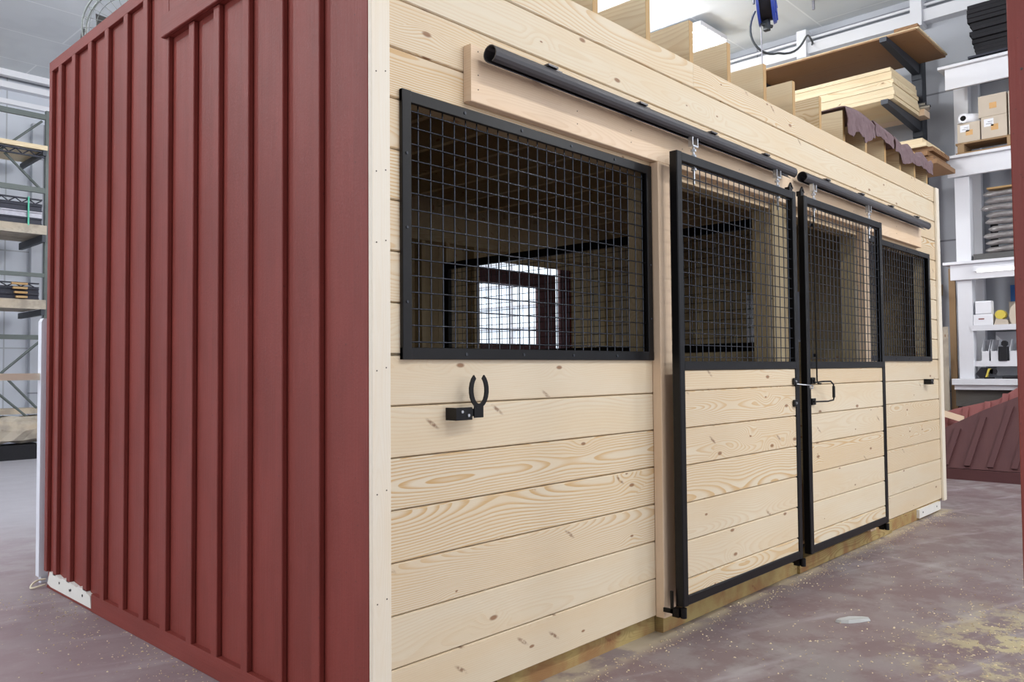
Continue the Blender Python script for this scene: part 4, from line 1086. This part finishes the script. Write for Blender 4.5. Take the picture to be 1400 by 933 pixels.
b = MB(); b.box(2.13, 2.15, RY - .125, RY - .102, 3.42, 3.845); b.box(2.13, 2.15, RY - .125, RY - .04, 3.845, 3.85); tag(b.build('green_strap', M['green'], loc=(2.14, RY - .15, 3.4)), 'green strap hanging over the middle steel pile of the left rack', 'strap')
# big rough timber on the floor
b = MB(); rng = random.Random(9); nx = 26; prof = [(0, .17), (-.12, .22), (-.16, .36), (-.12, .50), (0, .56), (.35, .56), (.45, .4), (.42, .2)]
n = len(prof); pts = []
for i in range(nx + 1):
    x = -1.6 + 4.0 * i / nx
    for p in prof: pts.append((x, RY - .05 + p[0] + rng.uniform(-.025, .025), p[1] - .02 + rng.uniform(-.02, .02)))
F = [(i * n + k, i * n + (k + 1) % n, (i + 1) * n + (k + 1) % n, (i + 1) * n + k) for i in range(nx) for k in range(n)] + [tuple(range(n)), tuple(range((nx + 1) * n - 1, nx * n - 1, -1))]
b.poly(pts, F, 0, .4)
tag(b.build('rough_timber', M['old_wood'], loc=(.5, RY, .15)), 'rough grey timber baulk lying at the foot of the left rack', 'timber')
for i, x in enumerate((-1.0, 1.2)):
    b = MB(); b.box(x, x + 1.15, RY - .14, RY + .3, FL, .123, grain=0); tag(b.build('gap_shade_block', M['matt_black'], loc=(x, RY, FL)), ['black block standing for shade under the rough timber, left one', 'black block standing for shade under the rough timber, right one'][i], 'block', 'shade blocks under the rough timber')  # black blocks fill the gap below the timber, standing in for its shade
b = MB(); b.box(-1.5, 2.38, RY + .02, RY + .34, .575, .66, grain=0); tag(b.build('flat_plank', M['old_wood'], loc=(.5, RY + .2, .55)), 'flat grey plank on top of the rough timber', 'plank')
# pilaster on the back wall
b = MB(); b.box(2.55, 2.95, BY - .12, BY, FL, 5.35); struct(b.build('trim_5', M['wall']))

# ------------------------------------------------------------------ lights
def area(name, loc, size, power, col=(1, 1, 1), rot=(0, 0, 0), size_y=None):
    l = bpy.data.lights.new(name, 'AREA'); l.energy = power; l.color = col; l.shape = 'RECTANGLE'
    l.size = size; l.size_y = size_y or size
    o = bpy.data.objects.new(name, l); COL.objects.link(o); o.location = loc; o.rotation_euler = rot; return o
warm = (1.0, .985, .955)
def fill_point(loc, power, col=(1, 1, 1), r=.18):
    l = bpy.data.lights.new('added_fill', 'POINT'); l.energy = power; l.color = col; l.shadow_soft_size = r
    o = bpy.data.objects.new('added_fill', l); COL.objects.link(o); o.location = loc
for x, p in ((.5, 190), (3.5, 190), (6.8, 190)):
    area('ceiling_lamp', (x, -4.6, 5.9), 1.4, p * .62, warm, size_y=.5)
for loc, p in (((1.0, 6.2, 5.3), 170), ((5.3, 2.2, 5.45), 190), ((4.5, 6.4, 5.3), 150), ((7.8, 6.2, 5.2), 150), ((-4.0, 7.0, 5.2), 220), ((-3.5, 2.2, 5.4), 200), ((2.5, -6.0, 4.8), 120), ((7.5, -5.0, 5.0), 120), ((8.2, 4.5, 5.0), 150)):
    fill_point(loc, p)  # unseen point lights without fixtures, added to brighten ceiling and hall
area('fill_panel', (-9.8, 3.5, 2.8), 5.0, 470, (.95, .975, 1.0), rot=(0, -math.pi / 2, 0), size_y=12.0)  # added soft panel on the open left side, no door there
fill_point((8.0, 1.5, 2.5), 28, r=.1)  # hidden point light added to brighten the wall behind the end opening
area('fill_panel', (2.5, -8.6, 2.8), 10.0, 260, (.98, .99, 1.0), rot=(math.pi / 2, 0, 0), size_y=4.6)  # added front fill inside the closed wall, no door there
w = bpy.data.worlds.new('World'); S.world = w; w.use_nodes = True
w.node_tree.nodes['Background'].inputs[0].default_value = (.86, .92, 1.0, 1); w.node_tree.nodes['Background'].inputs[1].default_value = .36

# ------------------------------------------------------------------ camera
f, yaw, pit, rol = 1101.1287, .7564, .0347, -.0084
C = Vector((-1.6450, -2.1877, 1.1922))
fw = Vector((math.cos(yaw) * math.cos(pit), math.sin(yaw) * math.cos(pit), math.sin(pit)))
r = fw.cross(Vector((0, 0, 1))).normalized(); u = r.cross(fw)
r2 = r * math.cos(rol) + u * math.sin(rol); u2 = -r * math.sin(rol) + u * math.cos(rol)
cam = bpy.data.cameras.new('camera'); cam.sensor_fit = 'HORIZONTAL'; cam.sensor_width = 36.0; cam.lens = f * 36 / 1400
cam.clip_start = .05; cam.clip_end = 100
co = bpy.data.objects.new('camera', cam); COL.objects.link(co)
co.matrix_world = Matrix(((r2.x, u2.x, -fw.x, C.x), (r2.y, u2.y, -fw.y, C.y), (r2.z, u2.z, -fw.z, C.z), (0, 0, 0, 1)))
S.camera = co
S.view_settings.view_transform = 'Standard'; S.view_settings.look = 'None'; S.view_settings.gamma = 1.0
S.view_settings.use_curve_mapping = False; S.view_settings.exposure = 0.0
